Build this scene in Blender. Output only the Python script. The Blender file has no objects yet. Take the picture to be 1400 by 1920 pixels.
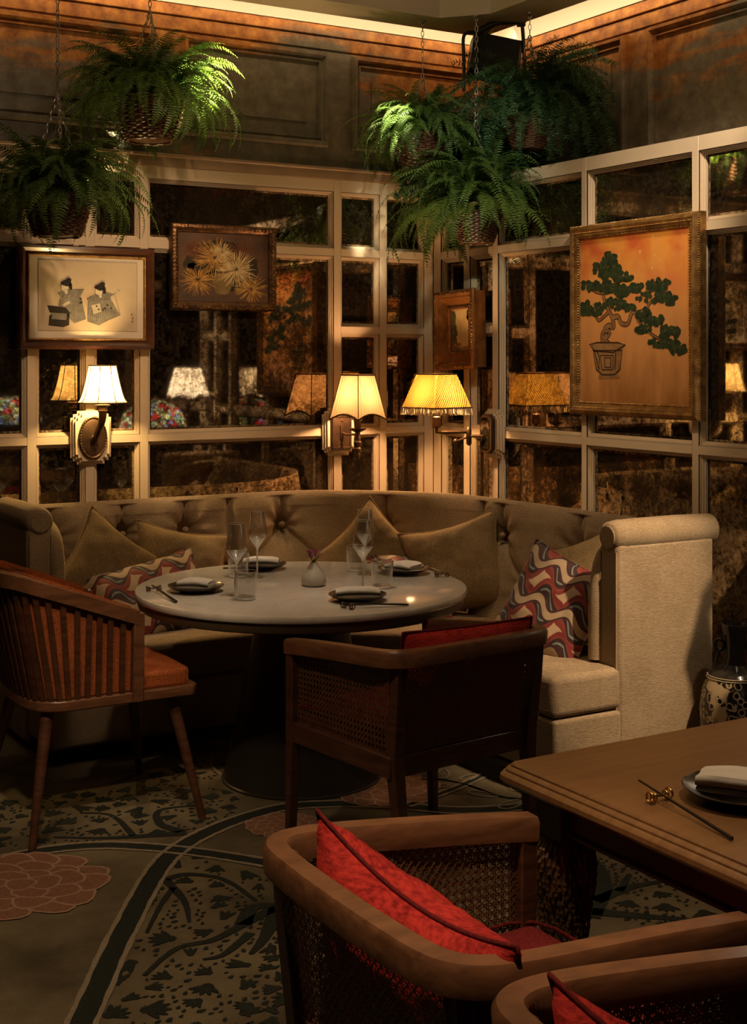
import bpy, bmesh, math, random
from mathutils import Vector, Matrix, noise
random.seed(7)
PI = math.pi
SC = bpy.context.scene
COL = SC.collection

# ------------------------------------------------------------------ camera
cam_d = bpy.data.cameras.new('camera')
cam = bpy.data.objects.new('camera', cam_d)
COL.objects.link(cam)
cam.location = (-4.126, -6.272, 1.65)
cam.rotation_euler = (PI/2, 0, math.radians(59.17) - PI/2)
cam_d.sensor_fit = 'HORIZONTAL'
cam_d.sensor_width = 36.0
cam_d.lens = 2560.0/1400.0*36.0
cam_d.shift_y = -(960-671)/1400.0
cam_d.clip_start = 0.05
SC.camera = cam

# ------------------------------------------------------------------ world, view, sampling helpers
w = bpy.data.worlds.new('world'); SC.world = w
w.use_nodes = True
w.node_tree.nodes['Background'].inputs[0].default_value = (1.0, 0.72, 0.45, 1)
w.node_tree.nodes['Background'].inputs[1].default_value = 0.02
SC.view_settings.view_transform = 'Standard'
SC.view_settings.look = 'None'
SC.view_settings.gamma = 1.0
SC.view_settings.exposure = 0.0
SC.view_settings.use_curve_mapping = False
cy = SC.cycles
cy.use_denoising = True
cy.max_bounces = 6; cy.glossy_bounces = 4; cy.transmission_bounces = 3; cy.diffuse_bounces = 3
cy.use_adaptive_sampling = True; cy.adaptive_threshold = 0.035
cy.transparent_max_bounces = 12
cy.caustics_reflective = False; cy.caustics_refractive = False
cy.sample_clamp_indirect = 3.0
cy.blur_glossy = 0.5

def lamp(kind, name, loc, energy, color, target=None, size=0.1, size_y=None, angle=None, blend=0.6):
    d = bpy.data.lights.new(name, kind)
    d.energy = energy; d.color = color
    if kind == 'AREA':
        d.size = size
        if size_y: d.shape = 'RECTANGLE'; d.size_y = size_y
    else:
        d.shadow_soft_size = size
    if kind == 'SPOT':
        d.spot_size = math.radians(angle or 40); d.spot_blend = blend
    o = bpy.data.objects.new(name, d); COL.objects.link(o)
    o.location = loc
    if target is not None:
        o.rotation_euler = (Vector(target)-Vector(loc)).to_track_quat('-Z', 'Y').to_euler()
    return o
NEUT = (1.0, 0.72, 0.44)
COVE = (1.0, 0.70, 0.38)
# cove strips lying on top of the dropped ceiling edge
o = lamp('AREA', 'cove_strip_light', (-1.9, -0.20, 3.44), 7.5, COVE, None, 4.6, 0.03)
o.rotation_euler = (math.radians(62), 0, 0)
o = lamp('AREA', 'cove_strip_light', (0.23, -1.7, 3.44), 5.8, COVE, None, 0.03, 3.2)
o.rotation_euler = (0, math.radians(-62), 0)
# ceiling downlights; the broad soft washes are added as general fill
def down(loc, e, target, angle, size=.05, blend=.9, col=NEUT): lamp('SPOT', 'downlight', loc, e, col, target, size, angle=angle, blend=blend)
down((-1.75,-1.85,3.36), 74, (-1.55,-1.40,.75), 36, .05, .9, (1.0,.79,.57))                       # round table
down((-0.55,-4.1,3.36), 640, (-0.52,-2.25,.62), 20, .04)                   # sofa end panel
down((-0.95,-1.25,3.36), 3800, (-1.56,-.55,2.93), 15, .02, .6, (1.0,.86,.42))  # high left fern
down((-0.80,-.98,3.36), 520, (-0.55,-.46,2.80), 17, .02, .8, (1.0,.90,.62))  # corner fern
down((-1.6,-2.4,3.36), 130, (-.06,-1.70,1.85), 36)                         # bonsai painting
down((-1.5,-2.6,3.36), 175, (-1.70,-.06,1.82), 38, .05, .9, (1.0,.66,.38))                         # left wall
down((-2.4,-3.1,3.36), 34, (-1.3,-.5,.8), 60, .08, 1.0)                    # sofa wash
down((-1.55,-.72,3.36), 80, (-1.55,-.42,.8), 34, .04, .8)                  # grazing the sofa back
down((-.72,-1.35,3.36), 52, (-.45,-1.35,.8), 34, .04, .8)
down((-1.7,-2.9,3.36), 170, (-.30,-.75,2.62), 24, .05, .9, (.92,.95,.74))    # fill spot added to bring up the dark corner plants
down((-1.6,-4.3,3.36), 90, (-1.7,-4.3,.75), 55)                            # brown table
down((-3.3,-4.7,3.36), 230, (-2.85,-4.3,.75), 30, .04)                     # red cushion
down((-3.6,-3.2,3.36), 130, (-2.6,-2.7,0), 54, .08, 1.0)                   # carpet and slatted chair
down((-3.2,-3.9,3.36), 150, (-2.5,-1.75,.62), 20, .05, .9)                   # slatted chair
down((-.55,-2.75,3.36), 120, (.02,-1.85,2.45), 44, .05, .8, (1.0,.82,.60)) # right wall top rail
down((2.2,-6.5,3.36), 400, (2.2,-6.5,0), 110, .08, 1.0)

# ------------------------------------------------------------------ mesh helpers
class MB:
    def __init__(self): self.v = []; self.f = []
    def add(self, vs, fs):
        b = len(self.v); self.v += [tuple(p) for p in vs]
        self.f += [tuple(i+b for i in f) for f in fs]
    def box(self, x0, x1, y0, y1, z0, z1):
        self.hexa([(x0,y0,z0),(x1,y0,z0),(x1,y1,z0),(x0,y1,z0),(x0,y0,z1),(x1,y0,z1),(x1,y1,z1),(x0,y1,z1)])
        return self
    def hexa(self, p):
        self.add(p, [(0,3,2,1),(4,5,6,7),(0,1,5,4),(1,2,6,5),(2,3,7,6),(3,0,4,7)]); return self
    def prism(self, poly, z0, z1, ax='z'):
        n = len(poly)
        def P(a,b,z): return (a,b,z) if ax=='z' else ((a,z,b) if ax=='y' else (z,a,b))
        vs = [P(a,b,z0) for a,b in poly] + [P(a,b,z1) for a,b in poly]
        self.add(vs, [tuple(range(n))[::-1], tuple(range(n,2*n))] + [(i,(i+1)%n,n+(i+1)%n,n+i) for i in range(n)]); return self
    def flat(self, poly, h, ax='y'):
        n = len(poly)
        P = (lambda a,b:(a,h,b)) if ax=='y' else ((lambda a,b:(a,b,h)) if ax=='z' else (lambda a,b:(h,a,b)))
        self.add([P(a,b) for a,b in poly], [tuple(range(n))]); return self
    def lathe(self, prof, n=24, c=(0,0,0), cap=True, a0=0.0):
        k = len(prof); vs = []
        for r,z in prof:
            for i in range(n):
                a = a0+2*PI*i/n; vs.append((c[0]+r*math.cos(a), c[1]+r*math.sin(a), c[2]+z))
        fs = [(j*n+i, j*n+(i+1)%n, (j+1)*n+(i+1)%n, (j+1)*n+i) for j in range(k-1) for i in range(n)]
        if cap:
            fs.append(tuple(range(n))[::-1]); fs.append(tuple((k-1)*n+i for i in range(n)))
        self.add(vs, fs); return self
    def tube(self, path, r, n=8, cap=True, closed=False, flat=1.0, up=None):
        path = [Vector(p) for p in path]; m = len(path)
        rs = r if isinstance(r, (list,tuple)) else [r]*m
        vs = []; nrm = None
        for i,p in enumerate(path):
            if closed: t = path[(i+1)%m]-path[i-1]
            else: t = path[min(i+1,m-1)]-path[max(i-1,0)]
            t.normalize()
            if nrm is None:
                ref = Vector(up) if up else (Vector((0,0,1)) if abs(t.z) < .9 else Vector((1,0,0)))
                nrm = ref - t*ref.dot(t)
            else: nrm = nrm - t*nrm.dot(t)
            if nrm.length < 1e-6: nrm = t.orthogonal()
            nrm.normalize(); bn = t.cross(nrm)
            for k in range(n):
                a = 2*PI*k/n + PI/n
                vs.append(p + nrm*math.cos(a)*rs[i]*flat + bn*math.sin(a)*rs[i])
        fs = [(i*n+k, i*n+(k+1)%n, (i+1)*n+(k+1)%n, (i+1)*n+k) for i in range(m-1) for k in range(n)]
        if closed: fs += [((m-1)*n+k, (m-1)*n+(k+1)%n, (k+1)%n, k) for k in range(n)]
        elif cap: fs += [tuple(range(n))[::-1], tuple((m-1)*n+k for k in range(n))]
        self.add(vs, fs); return self
    def band(self, path, sect, closed=False, up=(0,0,1)):
        """sweep a closed section [(side, up)] along a path; side = right of travel in plan"""
        path = [Vector(p) for p in path]; m = len(path); n = len(sect); vs = []
        upv = Vector(up)
        for i,p in enumerate(path):
            if closed: t = (path[(i+1)%m]-p).normalized() + (p-path[i-1]).normalized()
            else: t = path[min(i+1,m-1)]-path[max(i-1,0)]
            t.normalize()
            side = t.cross(upv); side.normalize()
            k = 1.0
            if closed or 0 < i < m-1:
                t1 = (path[(i+1)%m]-p).normalized()
                cs = max(.3, abs(t.dot(t1))); k = 1/cs
            for a,b in sect: vs.append(p + side*a*k + upv*b)
        fs = [(i*n+k, (i+1)*n+k, (i+1)*n+(k+1)%n, i*n+(k+1)%n) for i in range(m-1) for k in range(n)]
        if closed: fs += [((m-1)*n+k, k, (k+1)%n, (m-1)*n+(k+1)%n) for k in range(n)]
        else: fs += [tuple(range(n)), tuple((m-1)*n+k for k in range(n))[::-1]]
        self.add(vs, fs); return self
    def grid(self, fn, nu, nv, cu=False, cv=False):
        vs = [fn(i/(nu if cu else nu-1), j/(nv if cv else nv-1)) for i in range(nu) for j in range(nv)]
        fs = []
        for i in range(nu if cu else nu-1):
            for j in range(nv if cv else nv-1):
                a, b = i, (i+1)%nu; c, d = j, (j+1)%nv
                fs.append((a*nv+c, b*nv+c, b*nv+d, a*nv+d))
        self.add(vs, fs); return self
    def rect(self, x0, x1, z0, z1, prof, closed=False, y=0.0):
        """mitred frame round a rectangle in xz; prof = [(inset, out)], out goes towards -y"""
        n = len(prof); vs = []
        for cx, cz, sx, sz in ((x0,z0,1,1),(x1,z0,-1,1),(x1,z1,-1,-1),(x0,z1,1,-1)):
            for a,h in prof: vs.append((cx+sx*a, y-h, cz+sz*a))
        fs = []
        for c in range(4):
            d = (c+1)%4
            for k in range(n if closed else n-1):
                k2 = (k+1)%n
                fs.append((c*n+k, d*n+k, d*n+k2, c*n+k2))
        self.add(vs, fs); return self
    def sphere(self, c, r, n=8, m=6, sc=(1,1,1)):
        vs = [(c[0], c[1], c[2]-r*sc[2])]
        for j in range(1, m):
            t = PI*j/m
            for i in range(n):
                a = 2*PI*i/n
                vs.append((c[0]+r*sc[0]*math.sin(t)*math.cos(a), c[1]+r*sc[1]*math.sin(t)*math.sin(a), c[2]-r*sc[2]*math.cos(t)))
        vs.append((c[0], c[1], c[2]+r*sc[2])); top = len(vs)-1
        fs = [(0, 1+(i+1)%n, 1+i) for i in range(n)]
        for j in range(m-2):
            for i in range(n):
                a = 1+j*n+i; b = 1+j*n+(i+1)%n
                fs.append((a, b, b+n, a+n))
        fs += [(top, 1+(m-2)*n+i, 1+(m-2)*n+(i+1)%n) for i in range(n)]
        self.add(vs, fs); return self
    def xf(self, M):
        self.v = [tuple(M @ Vector(p)) for p in self.v]; return self
    def mesh(self, name, mat, smooth=None):
        me = bpy.data.meshes.new(name)
        me.from_pydata(self.v, [], self.f)
        bm = bmesh.new(); bm.from_mesh(me)
        bmesh.ops.recalc_face_normals(bm, faces=bm.faces); bm.to_mesh(me); bm.free()
        if mat: me.materials.append(mat)
        if smooth is not None:
            me.polygons.foreach_set('use_smooth', [True]*len(me.polygons))
            if smooth < 180: me.set_sharp_from_angle(angle=math.radians(smooth))
        me.update()
        return me
    def build(self, name, mat, parent=None, smooth=None, bevel=0, seg=2, sub=0):
        ob = bpy.data.objects.new(name, self.mesh(name, mat, smooth))
        COL.objects.link(ob)
        if parent: ob.parent = parent
        if bevel:
            m = ob.modifiers.new('bevel', 'BEVEL'); m.width = bevel; m.segments = seg
            m.limit_method = 'ANGLE'; m.angle_limit = math.radians(35)
            if smooth is None:
                ob.data.polygons.foreach_set('use_smooth', [True]*len(ob.data.polygons))
                ob.data.set_sharp_from_angle(angle=math.radians(50))
        if sub:
            m = ob.modifiers.new('sub', 'SUBSURF'); m.levels = sub; m.render_levels = sub
        return ob

def tag(o, label=None, cat=None, group=None, kind=None):
    if label: o['label'] = label
    if cat: o['category'] = cat
    if group: o['group'] = group
    if kind: o['kind'] = kind
    return o
def thing(name, label, cat, loc=(0,0,0), rz=0.0, group=None):
    o = bpy.data.objects.new(name, None); COL.objects.link(o)
    o.empty_display_size = .1
    o.location = loc; o.rotation_euler = (0,0,rz)
    return tag(o, label, cat, group)
def copy_tree(o, parent=None):
    c = o.copy(); COL.objects.link(c); c.parent = parent
    for ch in list(o.children): copy_tree(ch, c)
    return c
def link_copy(me, name, parent, M=None):
    ob = bpy.data.objects.new(name, me); COL.objects.link(ob); ob.parent = parent
    if M is not None: ob.matrix_local = M
    return ob
def smoothstep(a, b, x):
    t = max(0., min(1., (x-a)/(b-a))); return t*t*(3-2*t)
def bez(p0, p1, p2, p3, n):
    out = []
    for i in range(n+1):
        t = i/n; s = 1-t
        out.append(tuple(s**3*a+3*s*s*t*b+3*s*t*t*c+t**3*d for a,b,c,d in zip(p0,p1,p2,p3)))
    return out
def catmull(pts, k=6):
    P = [Vector(p) for p in pts]; out = []
    for i in range(len(P)-1):
        a = P[max(i-1,0)]; b = P[i]; c = P[i+1]; d = P[min(i+2,len(P)-1)]
        for j in range(k):
            t = j/k
            out.append(.5*((2*b)+(c-a)*t+(2*a-5*b+4*c-d)*t*t+(3*b-a-3*c+d)*t**3))
    out.append(P[-1]); return [tuple(p) for p in out]

# ------------------------------------------------------------------ materials
def newmat(name):
    m = bpy.data.materials.new(name); m.use_nodes = True
    nt = m.node_tree; b = nt.nodes['Principled BSDF']
    return m, nt, b
def N(nt, typ, **kw):
    n = nt.nodes.new(typ)
    for k, v in kw.items():
        if k.startswith('i_'):
            key = k[2:]
            n.inputs[int(key) if key.isdigit() else key.replace('_',' ')].default_value = v
        else: setattr(n, k, v)
    return n
def L(nt, a, b): nt.links.new(a, b)
def c4(c): return (c[0], c[1], c[2], 1.0)
def ramp(nt, fac, stops, interp='LINEAR'):
    r = N(nt, 'ShaderNodeValToRGB'); r.color_ramp.interpolation = interp
    e = r.color_ramp.elements
    while len(e) < len(stops): e.new(.5)
    for el, (p, c) in zip(e, stops): el.position = p; el.color = c4(c)
    L(nt, fac, r.inputs[0]); return r.outputs[0]
def pmat(name, col, rough=.5, metal=0., col2=None, nscale=8., stretch=(1,1,1), detail=6., lo=.35, hi=.65, bump=0., bscale=None, sheen=0., coat=0., spec=.5, rotz=0, sheen_col=None, trans=0., rough2=None):
    m, nt, b = newmat(name)
    b.inputs['Base Color'].default_value = c4(col); b.inputs['Roughness'].default_value = rough
    b.inputs['Metallic'].default_value = metal; b.inputs['Specular IOR Level'].default_value = spec
    if sheen:
        b.inputs['Sheen Weight'].default_value = sheen; b.inputs['Sheen Roughness'].default_value = .35
        b.inputs['Sheen Tint'].default_value = c4(sheen_col or col)
    if coat: b.inputs['Coat Weight'].default_value = coat; b.inputs['Coat Roughness'].default_value = .15
    if col2 or bump:
        tc = N(nt, 'ShaderNodeTexCoord'); mp = N(nt, 'ShaderNodeMapping')
        mp.inputs['Scale'].default_value = stretch
        L(nt, tc.outputs['Object'], mp.inputs[0])
    if col2:
        n = N(nt, 'ShaderNodeTexNoise', i_Scale=nscale, i_Detail=detail, i_Roughness=.6)
        L(nt, mp.outputs[0], n.inputs['Vector'])
        L(nt, ramp(nt, n.outputs[0], [(lo,col),(hi,col2)]), b.inputs['Base Color'])
        if rough2 is not None:
            mr = N(nt, 'ShaderNodeMapRange', i_1=lo, i_2=hi, i_3=rough, i_4=rough2)
            L(nt, n.outputs[0], mr.inputs[0]); L(nt, mr.outputs[0], b.inputs['Roughness'])
    if bump:
        n2 = N(nt, 'ShaderNodeTexNoise', i_Scale=bscale or nscale*4, i_Detail=4.)
        L(nt, mp.outputs[0], n2.inputs['Vector'])
        bp = N(nt, 'ShaderNodeBump', i_Strength=bump, i_Distance=.01)
        L(nt, n2.outputs[0], bp.inputs['Height']); L(nt, bp.outputs[0], b.inputs['Normal'])
    return m
def fabric(name, col, col2, weave=70., sheen=.3, rough=.85, nscale=7., hstretch=5.):
    m, nt, b = newmat(name)
    tc = N(nt, 'ShaderNodeTexCoord')
    n = N(nt, 'ShaderNodeTexNoise', i_Scale=nscale, i_Detail=5.)
    L(nt, tc.outputs['Object'], n.inputs['Vector'])
    mp = N(nt, 'ShaderNodeMapping'); mp.inputs['Scale'].default_value = (1,1,hstretch)
    L(nt, tc.outputs['Object'], mp.inputs[0])
    n2 = N(nt, 'ShaderNodeTexNoise', i_Scale=weave, i_Detail=3.)
    L(nt, mp.outputs[0], n2.inputs['Vector'])
    mx = N(nt, 'ShaderNodeMath', operation='MULTIPLY_ADD', i_1=.65, i_2=0.0)
    L(nt, n2.outputs[0], mx.inputs[0])
    ad = N(nt, 'ShaderNodeMath', operation='MULTIPLY_ADD', i_1=.35)
    L(nt, n.outputs[0], ad.inputs[0]); L(nt, mx.outputs[0], ad.inputs[2])
    L(nt, ramp(nt, ad.outputs[0], [(.38,col2),(.60,col)]), b.inputs['Base Color'])
    bp = N(nt, 'ShaderNodeBump', i_Strength=.5, i_Distance=.003)
    L(nt, n2.outputs[0], bp.inputs['Height']); L(nt, bp.outputs[0], b.inputs['Normal'])
    b.inputs['Roughness'].default_value = rough; b.inputs['Specular IOR Level'].default_value = .15
    b.inputs['Sheen Weight'].default_value = sheen; b.inputs['Sheen Roughness'].default_value = .4
    b.inputs['Sheen Tint'].default_value = c4([min(1,x*2.2) for x in col])
    return m
M = {}
M['cream'] = pmat('cream_paint', (.62,.48,.33), .42, col2=(.56,.43,.285), nscale=3, lo=.3, hi=.7)
M['cove'] = pmat('cove_plaster', (.86,.80,.68), .7)
M['ceiling'] = pmat('ceiling_paint', (.74,.63,.50), .8, col2=(.68,.58,.45), nscale=1.2)
M['strip'] = pmat('brown_ledge_paint', (.30,.19,.11), .5, col2=(.24,.15,.08), nscale=5)
M['darkwall'] = pmat('dark_wall', (.06,.05,.04), .8)
M['velvet'] = fabric('taupe_sofa_velvet', (.37,.270,.170), (.25,.175,.10))
M['olive'] = fabric('olive_cushion_velvet', (.29,.198,.100), (.185,.122,.058), weave=160, sheen=.6, hstretch=1.)
M['red'] = fabric('red_cushion_velvet', (.48,.034,.026), (.20,.010,.010), weave=60, sheen=.25, hstretch=5.)
M['burgundy'] = fabric('burgundy_velvet', (.14,.012,.012), (.07,.006,.006), weave=150, sheen=.3, hstretch=1.)
M['rust'] = fabric('rust_velvet', (.42,.115,.035), (.24,.055,.016), weave=150, sheen=.5, nscale=7, hstretch=1.)
M['walnut'] = pmat('walnut_wood', (.105,.040,.019), .38, col2=(.050,.018,.009), nscale=6, stretch=(1.2,1.2,9), bump=.05, coat=.1)
M['walnut_rail'] = pmat('walnut_rail_wood', (.195,.083,.039), .36, col2=(.11,.044,.020), nscale=5, stretch=(6,2,10), coat=.15)
M['cane'] = pmat('woven_cane', (.17,.075,.035), .5, col2=(.10,.04,.018), nscale=30)
M['tablewood'] = pmat('gilded_brown_wood', (.235,.118,.045), .34, col2=(.185,.088,.032), nscale=4, stretch=(1.5,14,1.5), coat=.2)
M['tabledark'] = pmat('dark_brown_wood', (.075,.042,.02), .4, col2=(.05,.027,.013), nscale=5)
M['blackmetal'] = pmat('black_metal', (.018,.015,.013), .45)
M['basemetal'] = pmat('dark_bronze_base', (.05,.04,.03), .42, metal=.4, col2=(.035,.028,.02), nscale=3)
M['bronze'] = pmat('aged_bronze', (.13,.075,.04), .38, metal=.75, col2=(.05,.028,.016), nscale=14)
M['brass'] = pmat('brass', (.55,.33,.11), .28, metal=1.0)
M['plinth'] = pmat('black_plinth', (.012,.01,.009), .6)
# ------------------------------------------------------------------ survey helpers: a sight line met with a real plane of the room
_T = math.radians(59.17); _c, _s = math.cos(_T), math.sin(_T); _E = (-4.126, -6.272, 1.65)
def _ray(x, y):
    a = (x-700)/2560.; b = (671-y)/2560.
    return (_c+a*_s, _s-a*_c, b)
def _hit(x, y, ax, val):
    r = _ray(x, y); t = (val-_E[ax])/r[ax]
    return tuple(_E[i]+t*r[i] for i in range(3))
def onX(x, y, v=0.): return _hit(x, y, 0, v)
def onY(x, y, v=0.): return _hit(x, y, 1, v)
def onZ(x, y, v=0.): return _hit(x, y, 2, v)

# aged gilded plaster of the upper walls
def aged_wall():
    m, nt, b = newmat('aged_gilded_plaster')
    tc = N(nt, 'ShaderNodeTexCoord')
    n1 = N(nt, 'ShaderNodeTexNoise', i_Scale=1.7, i_Detail=7., i_Roughness=.62, i_Distortion=.5)
    n2 = N(nt, 'ShaderNodeTexNoise', i_Scale=14., i_Detail=6., i_Roughness=.65)
    mp = N(nt, 'ShaderNodeMapping'); mp.inputs['Scale'].default_value = (.5,.5,1.6)
    L(nt, tc.outputs['Object'], mp.inputs[0]); L(nt, mp.outputs[0], n1.inputs['Vector']); L(nt, tc.outputs['Object'], n2.inputs['Vector'])
    base = ramp(nt, n2.outputs[0], [(.35,(.075,.058,.036)),(.6,(.135,.108,.07)),(.8,(.19,.155,.105))])
    rust = ramp(nt, n2.outputs[0], [(.32,(.16,.05,.012)),(.55,(.36,.14,.03)),(.75,(.55,.27,.06))])
    # gold patches thicken upward to paint in the orange glow under the cove
    sp = N(nt, 'ShaderNodeSeparateXYZ'); L(nt, tc.outputs['Object'], sp.inputs[0])
    mr = N(nt, 'ShaderNodeMapRange', i_1=2.7, i_2=3.4, i_3=-.08, i_4=.19); L(nt, sp.outputs[2], mr.inputs[0])
    ad = N(nt, 'ShaderNodeMath', operation='ADD'); L(nt, n1.outputs[0], ad.inputs[0]); L(nt, mr.outputs[0], ad.inputs[1])
    f = ramp(nt, ad.outputs[0], [(.53,(0,0,0)),(.60,(1,1,1))])
    mx = N(nt, 'ShaderNodeMixRGB'); L(nt, f, mx.inputs[0]); L(nt, base, mx.inputs[1]); L(nt, rust, mx.inputs[2])
    L(nt, mx.outputs[0], b.inputs['Base Color'])
    mm = N(nt, 'ShaderNodeMath', operation='MULTIPLY', i_1=.45); L(nt, f, mm.inputs[0]); L(nt, mm.outputs[0], b.inputs['Metallic'])
    b.inputs['Roughness'].default_value = .45
    bp = N(nt, 'ShaderNodeBump', i_Strength=.12, i_Distance=.01); L(nt, n2.outputs[0], bp.inputs['Height']); L(nt, bp.outputs[0], b.inputs['Normal'])
    return m
M['aged'] = aged_wall()
def mirror_mat():
    m, nt, b = newmat('foxed_antique_mirror')
    nt.nodes.remove(b); out = nt.nodes['Material Output']
    tc = N(nt, 'ShaderNodeTexCoord')
    n1 = N(nt, 'ShaderNodeTexNoise', i_Scale=48., i_Detail=8., i_Roughness=.72, i_Distortion=.5)
    n2 = N(nt, 'ShaderNodeTexNoise', i_Scale=5., i_Detail=4., i_Roughness=.6)
    L(nt, tc.outputs['Object'], n1.inputs['Vector']); L(nt, tc.outputs['Object'], n2.inputs['Vector'])
    ad = N(nt, 'ShaderNodeMath', operation='MULTIPLY_ADD', i_1=.7); L(nt, n2.outputs[0], ad.inputs[0]); L(nt, n1.outputs[0], ad.inputs[2])
    fac = ramp(nt, ad.outputs[0], [(.72,(0,0,0)),(.90,(1,1,1))])
    gcol = ramp(nt, ad.outputs[0], [(.66,(.74,.67,.56)),(.80,(.50,.41,.30)),(.95,(.13,.095,.06))])
    g = N(nt, 'ShaderNodeBsdfGlossy', i_Roughness=.03); L(nt, gcol, g.inputs['Color'])
    dcol = ramp(nt, n1.outputs[0], [(.40,(.012,.009,.006)),(.65,(.06,.042,.025))])
    d = N(nt, 'ShaderNodeBsdfDiffuse'); L(nt, dcol, d.inputs['Color'])
    fm = N(nt, 'ShaderNodeMath', operation='MULTIPLY_ADD', i_1=.42, i_2=.03); L(nt, fac, fm.inputs[0])
    mx = N(nt, 'ShaderNodeMixShader'); L(nt, fm.outputs[0], mx.inputs[0]); L(nt, g.outputs[0], mx.inputs[1]); L(nt, d.outputs[0], mx.inputs[2])
    L(nt, mx.outputs[0], out.inputs[0])
    return m
M['mirror'] = mirror_mat()

# ------------------------------------------------------------------ walls
STEP = [(0,0),(0,-.008),(.006,-.008),(.006,-.016),(.012,-.016),(.012,-.024),(.018,-.024),(.018,-.038)]
PANELP = [(a, h*1.6) for a, h in [(0,0),(0,-.014),(.012,-.014),(.012,.010),(.02,.022),(.034,.022),(.044,.008),(.05,.006),(.056,.010),(.064,.010),(.068,-.008),(.082,-.012),(.088,-.02),(.094,-.02),(.135,-.002),(.139,-.002),(.139,-.006)]]
def mirror_wall(root, cols, stiles, rows, xend0, xend1, rnd):
    TOP = 2.587; Z0 = .10
    for a, b in stiles:
        MB().box(a, b, 0, .044, Z0, TOP).build('stile', M['cream'], root, bevel=.002, seg=1)
    for (a, b), rr in zip(cols, rows):
        prev = Z0+.07
        MB().box(a, b, .0005, .044, Z0, prev).build('rail', M['cream'], root)
        for (z0, z1) in rr + [(2.525, TOP)]:
            MB().box(a, b, .0005, .044, z0, z1).build('rail', M['cream'], root)
            MB().rect(a, b, prev, z0, STEP).build('pane_moulding', M['cream'], root)
            x0, x1, p0, p1 = a+.016, b-.016, prev+.016, z0-.016
            mb = MB(); mb.rect(x0, x1, p0, p1, [(0,-.040),(.013,-.034)])
            mb.add([(x0+.013,.034,p0+.013),(x1-.013,.034,p0+.013),(x1-.013,.034,p1-.013),(x0+.013,.034,p1-.013)], [(0,1,2,3)])
            pa = mb.build('mirror_pane', M['mirror'], root)
            # each old pane sits a hair out of true about its own centre
            cx, cz = (x0+x1)/2, (p0+p1)/2
            R = Matrix.Translation((cx,.034,cz)) @ Matrix.Rotation(rnd.uniform(-.004,.004),4,'X') @ Matrix.Rotation(rnd.uniform(-.004,.004),4,'Z') @ Matrix.Translation((-cx,-.034,-cz))
            pa.matrix_local = R
            prev = z1
R2 = (2.185, 2.225); R3 = (1.778, 1.815); RM = (1.243, 1.280)
NAR = [RM, R3, R2]; WID = [RM, R2]
wl = MB().box(-9, .6, .046, .25, 0, 2.587).build('wall_left', M['darkwall']); tag(wl, 'mirror-panelled wall behind the long side of the sofa', kind='structure')
wr = MB().box(-.045, 4.6, .046, .42, 0, 2.56).build('wall_right', M['darkwall']); tag(wr, 'mirror-panelled wall with the bonsai painting', kind='structure')
wr.rotation_euler = (0, 0, -PI/2)
rnd = random.Random(3)
mirror_wall(wl, [(-4.9,-3.9),(-3.856,-2.90),(-2.856,-2.256),(-2.212,-1.976),(-1.930,-1.702),(-1.660,-.626),(-.582,-.344),(-.302,-.060)],
            [(-4.944,-4.9),(-3.9,-3.856),(-2.90,-2.856),(-2.256,-2.212),(-1.976,-1.930),(-1.702,-1.660),(-.626,-.582),(-.344,-.302),(-.060,-.001)],
            [WID,WID,WID,NAR,NAR,WID,NAR,NAR], -9, 0, rnd)
mirror_wall(wr, [(.073,.293),(.347,.553),(.599,1.265),(1.300,1.993),(2.031,2.60),(2.644,2.86),(2.904,3.12),(3.164,4.5)],
            [(.001,.073),(.293,.347),(.553,.599),(1.265,1.300),(1.993,2.031),(2.60,2.644),(2.86,2.904),(3.12,3.164),(4.5,4.6)],
            [NAR,NAR,WID,WID,WID,NAR,NAR,WID], 0, 4.6, rnd)
# upper panelled walls
MB().box(-9, .60, 0, .25, 2.588, 3.82).build('upper_wall', M['aged'], wl)
MB().box(-.05, 4.6, .43, .62, 2.50, 3.82).build('upper_wall', M['aged'], wr)
MB().box(-.04, 4.6, .001, .43, 2.5875, 2.5885).build('screen_top', M['cream'], wr)
mb = MB(); mb.band([(-9,0,2.588),(.42,0,2.588)], [(0,0),(.010,.001),(.010,.045),(.016,.05),(.016,.058),(0,.066)])
mb.build('ledge', M['strip'], wl)
for a, b in ((-4.6,-3.1),(-3.0,-1.632),(-1.498,-.655),(-.534,.30)):
    MB().rect(a, b, 2.738, 3.258, PANELP, y=.0).build('panel_moulding', M['aged'], wl, smooth=28)
    MB().box(a+.138, b-.138, -.006+.0, .002, 2.738+.138, 3.258-.138).build('panel_field', M['aged'], wl)
for a, b in ((.30,1.116),(1.252,2.75),(2.89,4.4)):
    MB().rect(a, b, 2.42, 3.265, PANELP, y=.43).build('panel_moulding', M['aged'], wr, smooth=28)
    MB().box(a+.138, b-.138, .424, .432, 2.42+.138, 3.265-.138).build('panel_field', M['aged'], wr)
# cornice boards: plank above the groove
for par, x0, x1, y in ((wl, -9, .425, 0.), (wr, 0, 4.6, .43)):
    MB().box(x0, x1, y-.014, y+.001, 3.335, 3.392).build('cornice_board', M['aged'], par, bevel=.004, seg=2)
    MB().box(x0, x1, y-.010, y+.001, 3.262, 3.323).build('cornice_board', M['aged'], par, bevel=.004, seg=2)
    MB().box(x0, x1, y-.012, y+.001, 3.400, 3.80).build('cove_board', M['cove'], par)
    MB().box(x0, x1, y-.020, y+.001, 3.3925, 3.3995).build('cove_bead', M['cove'], par)

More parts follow.
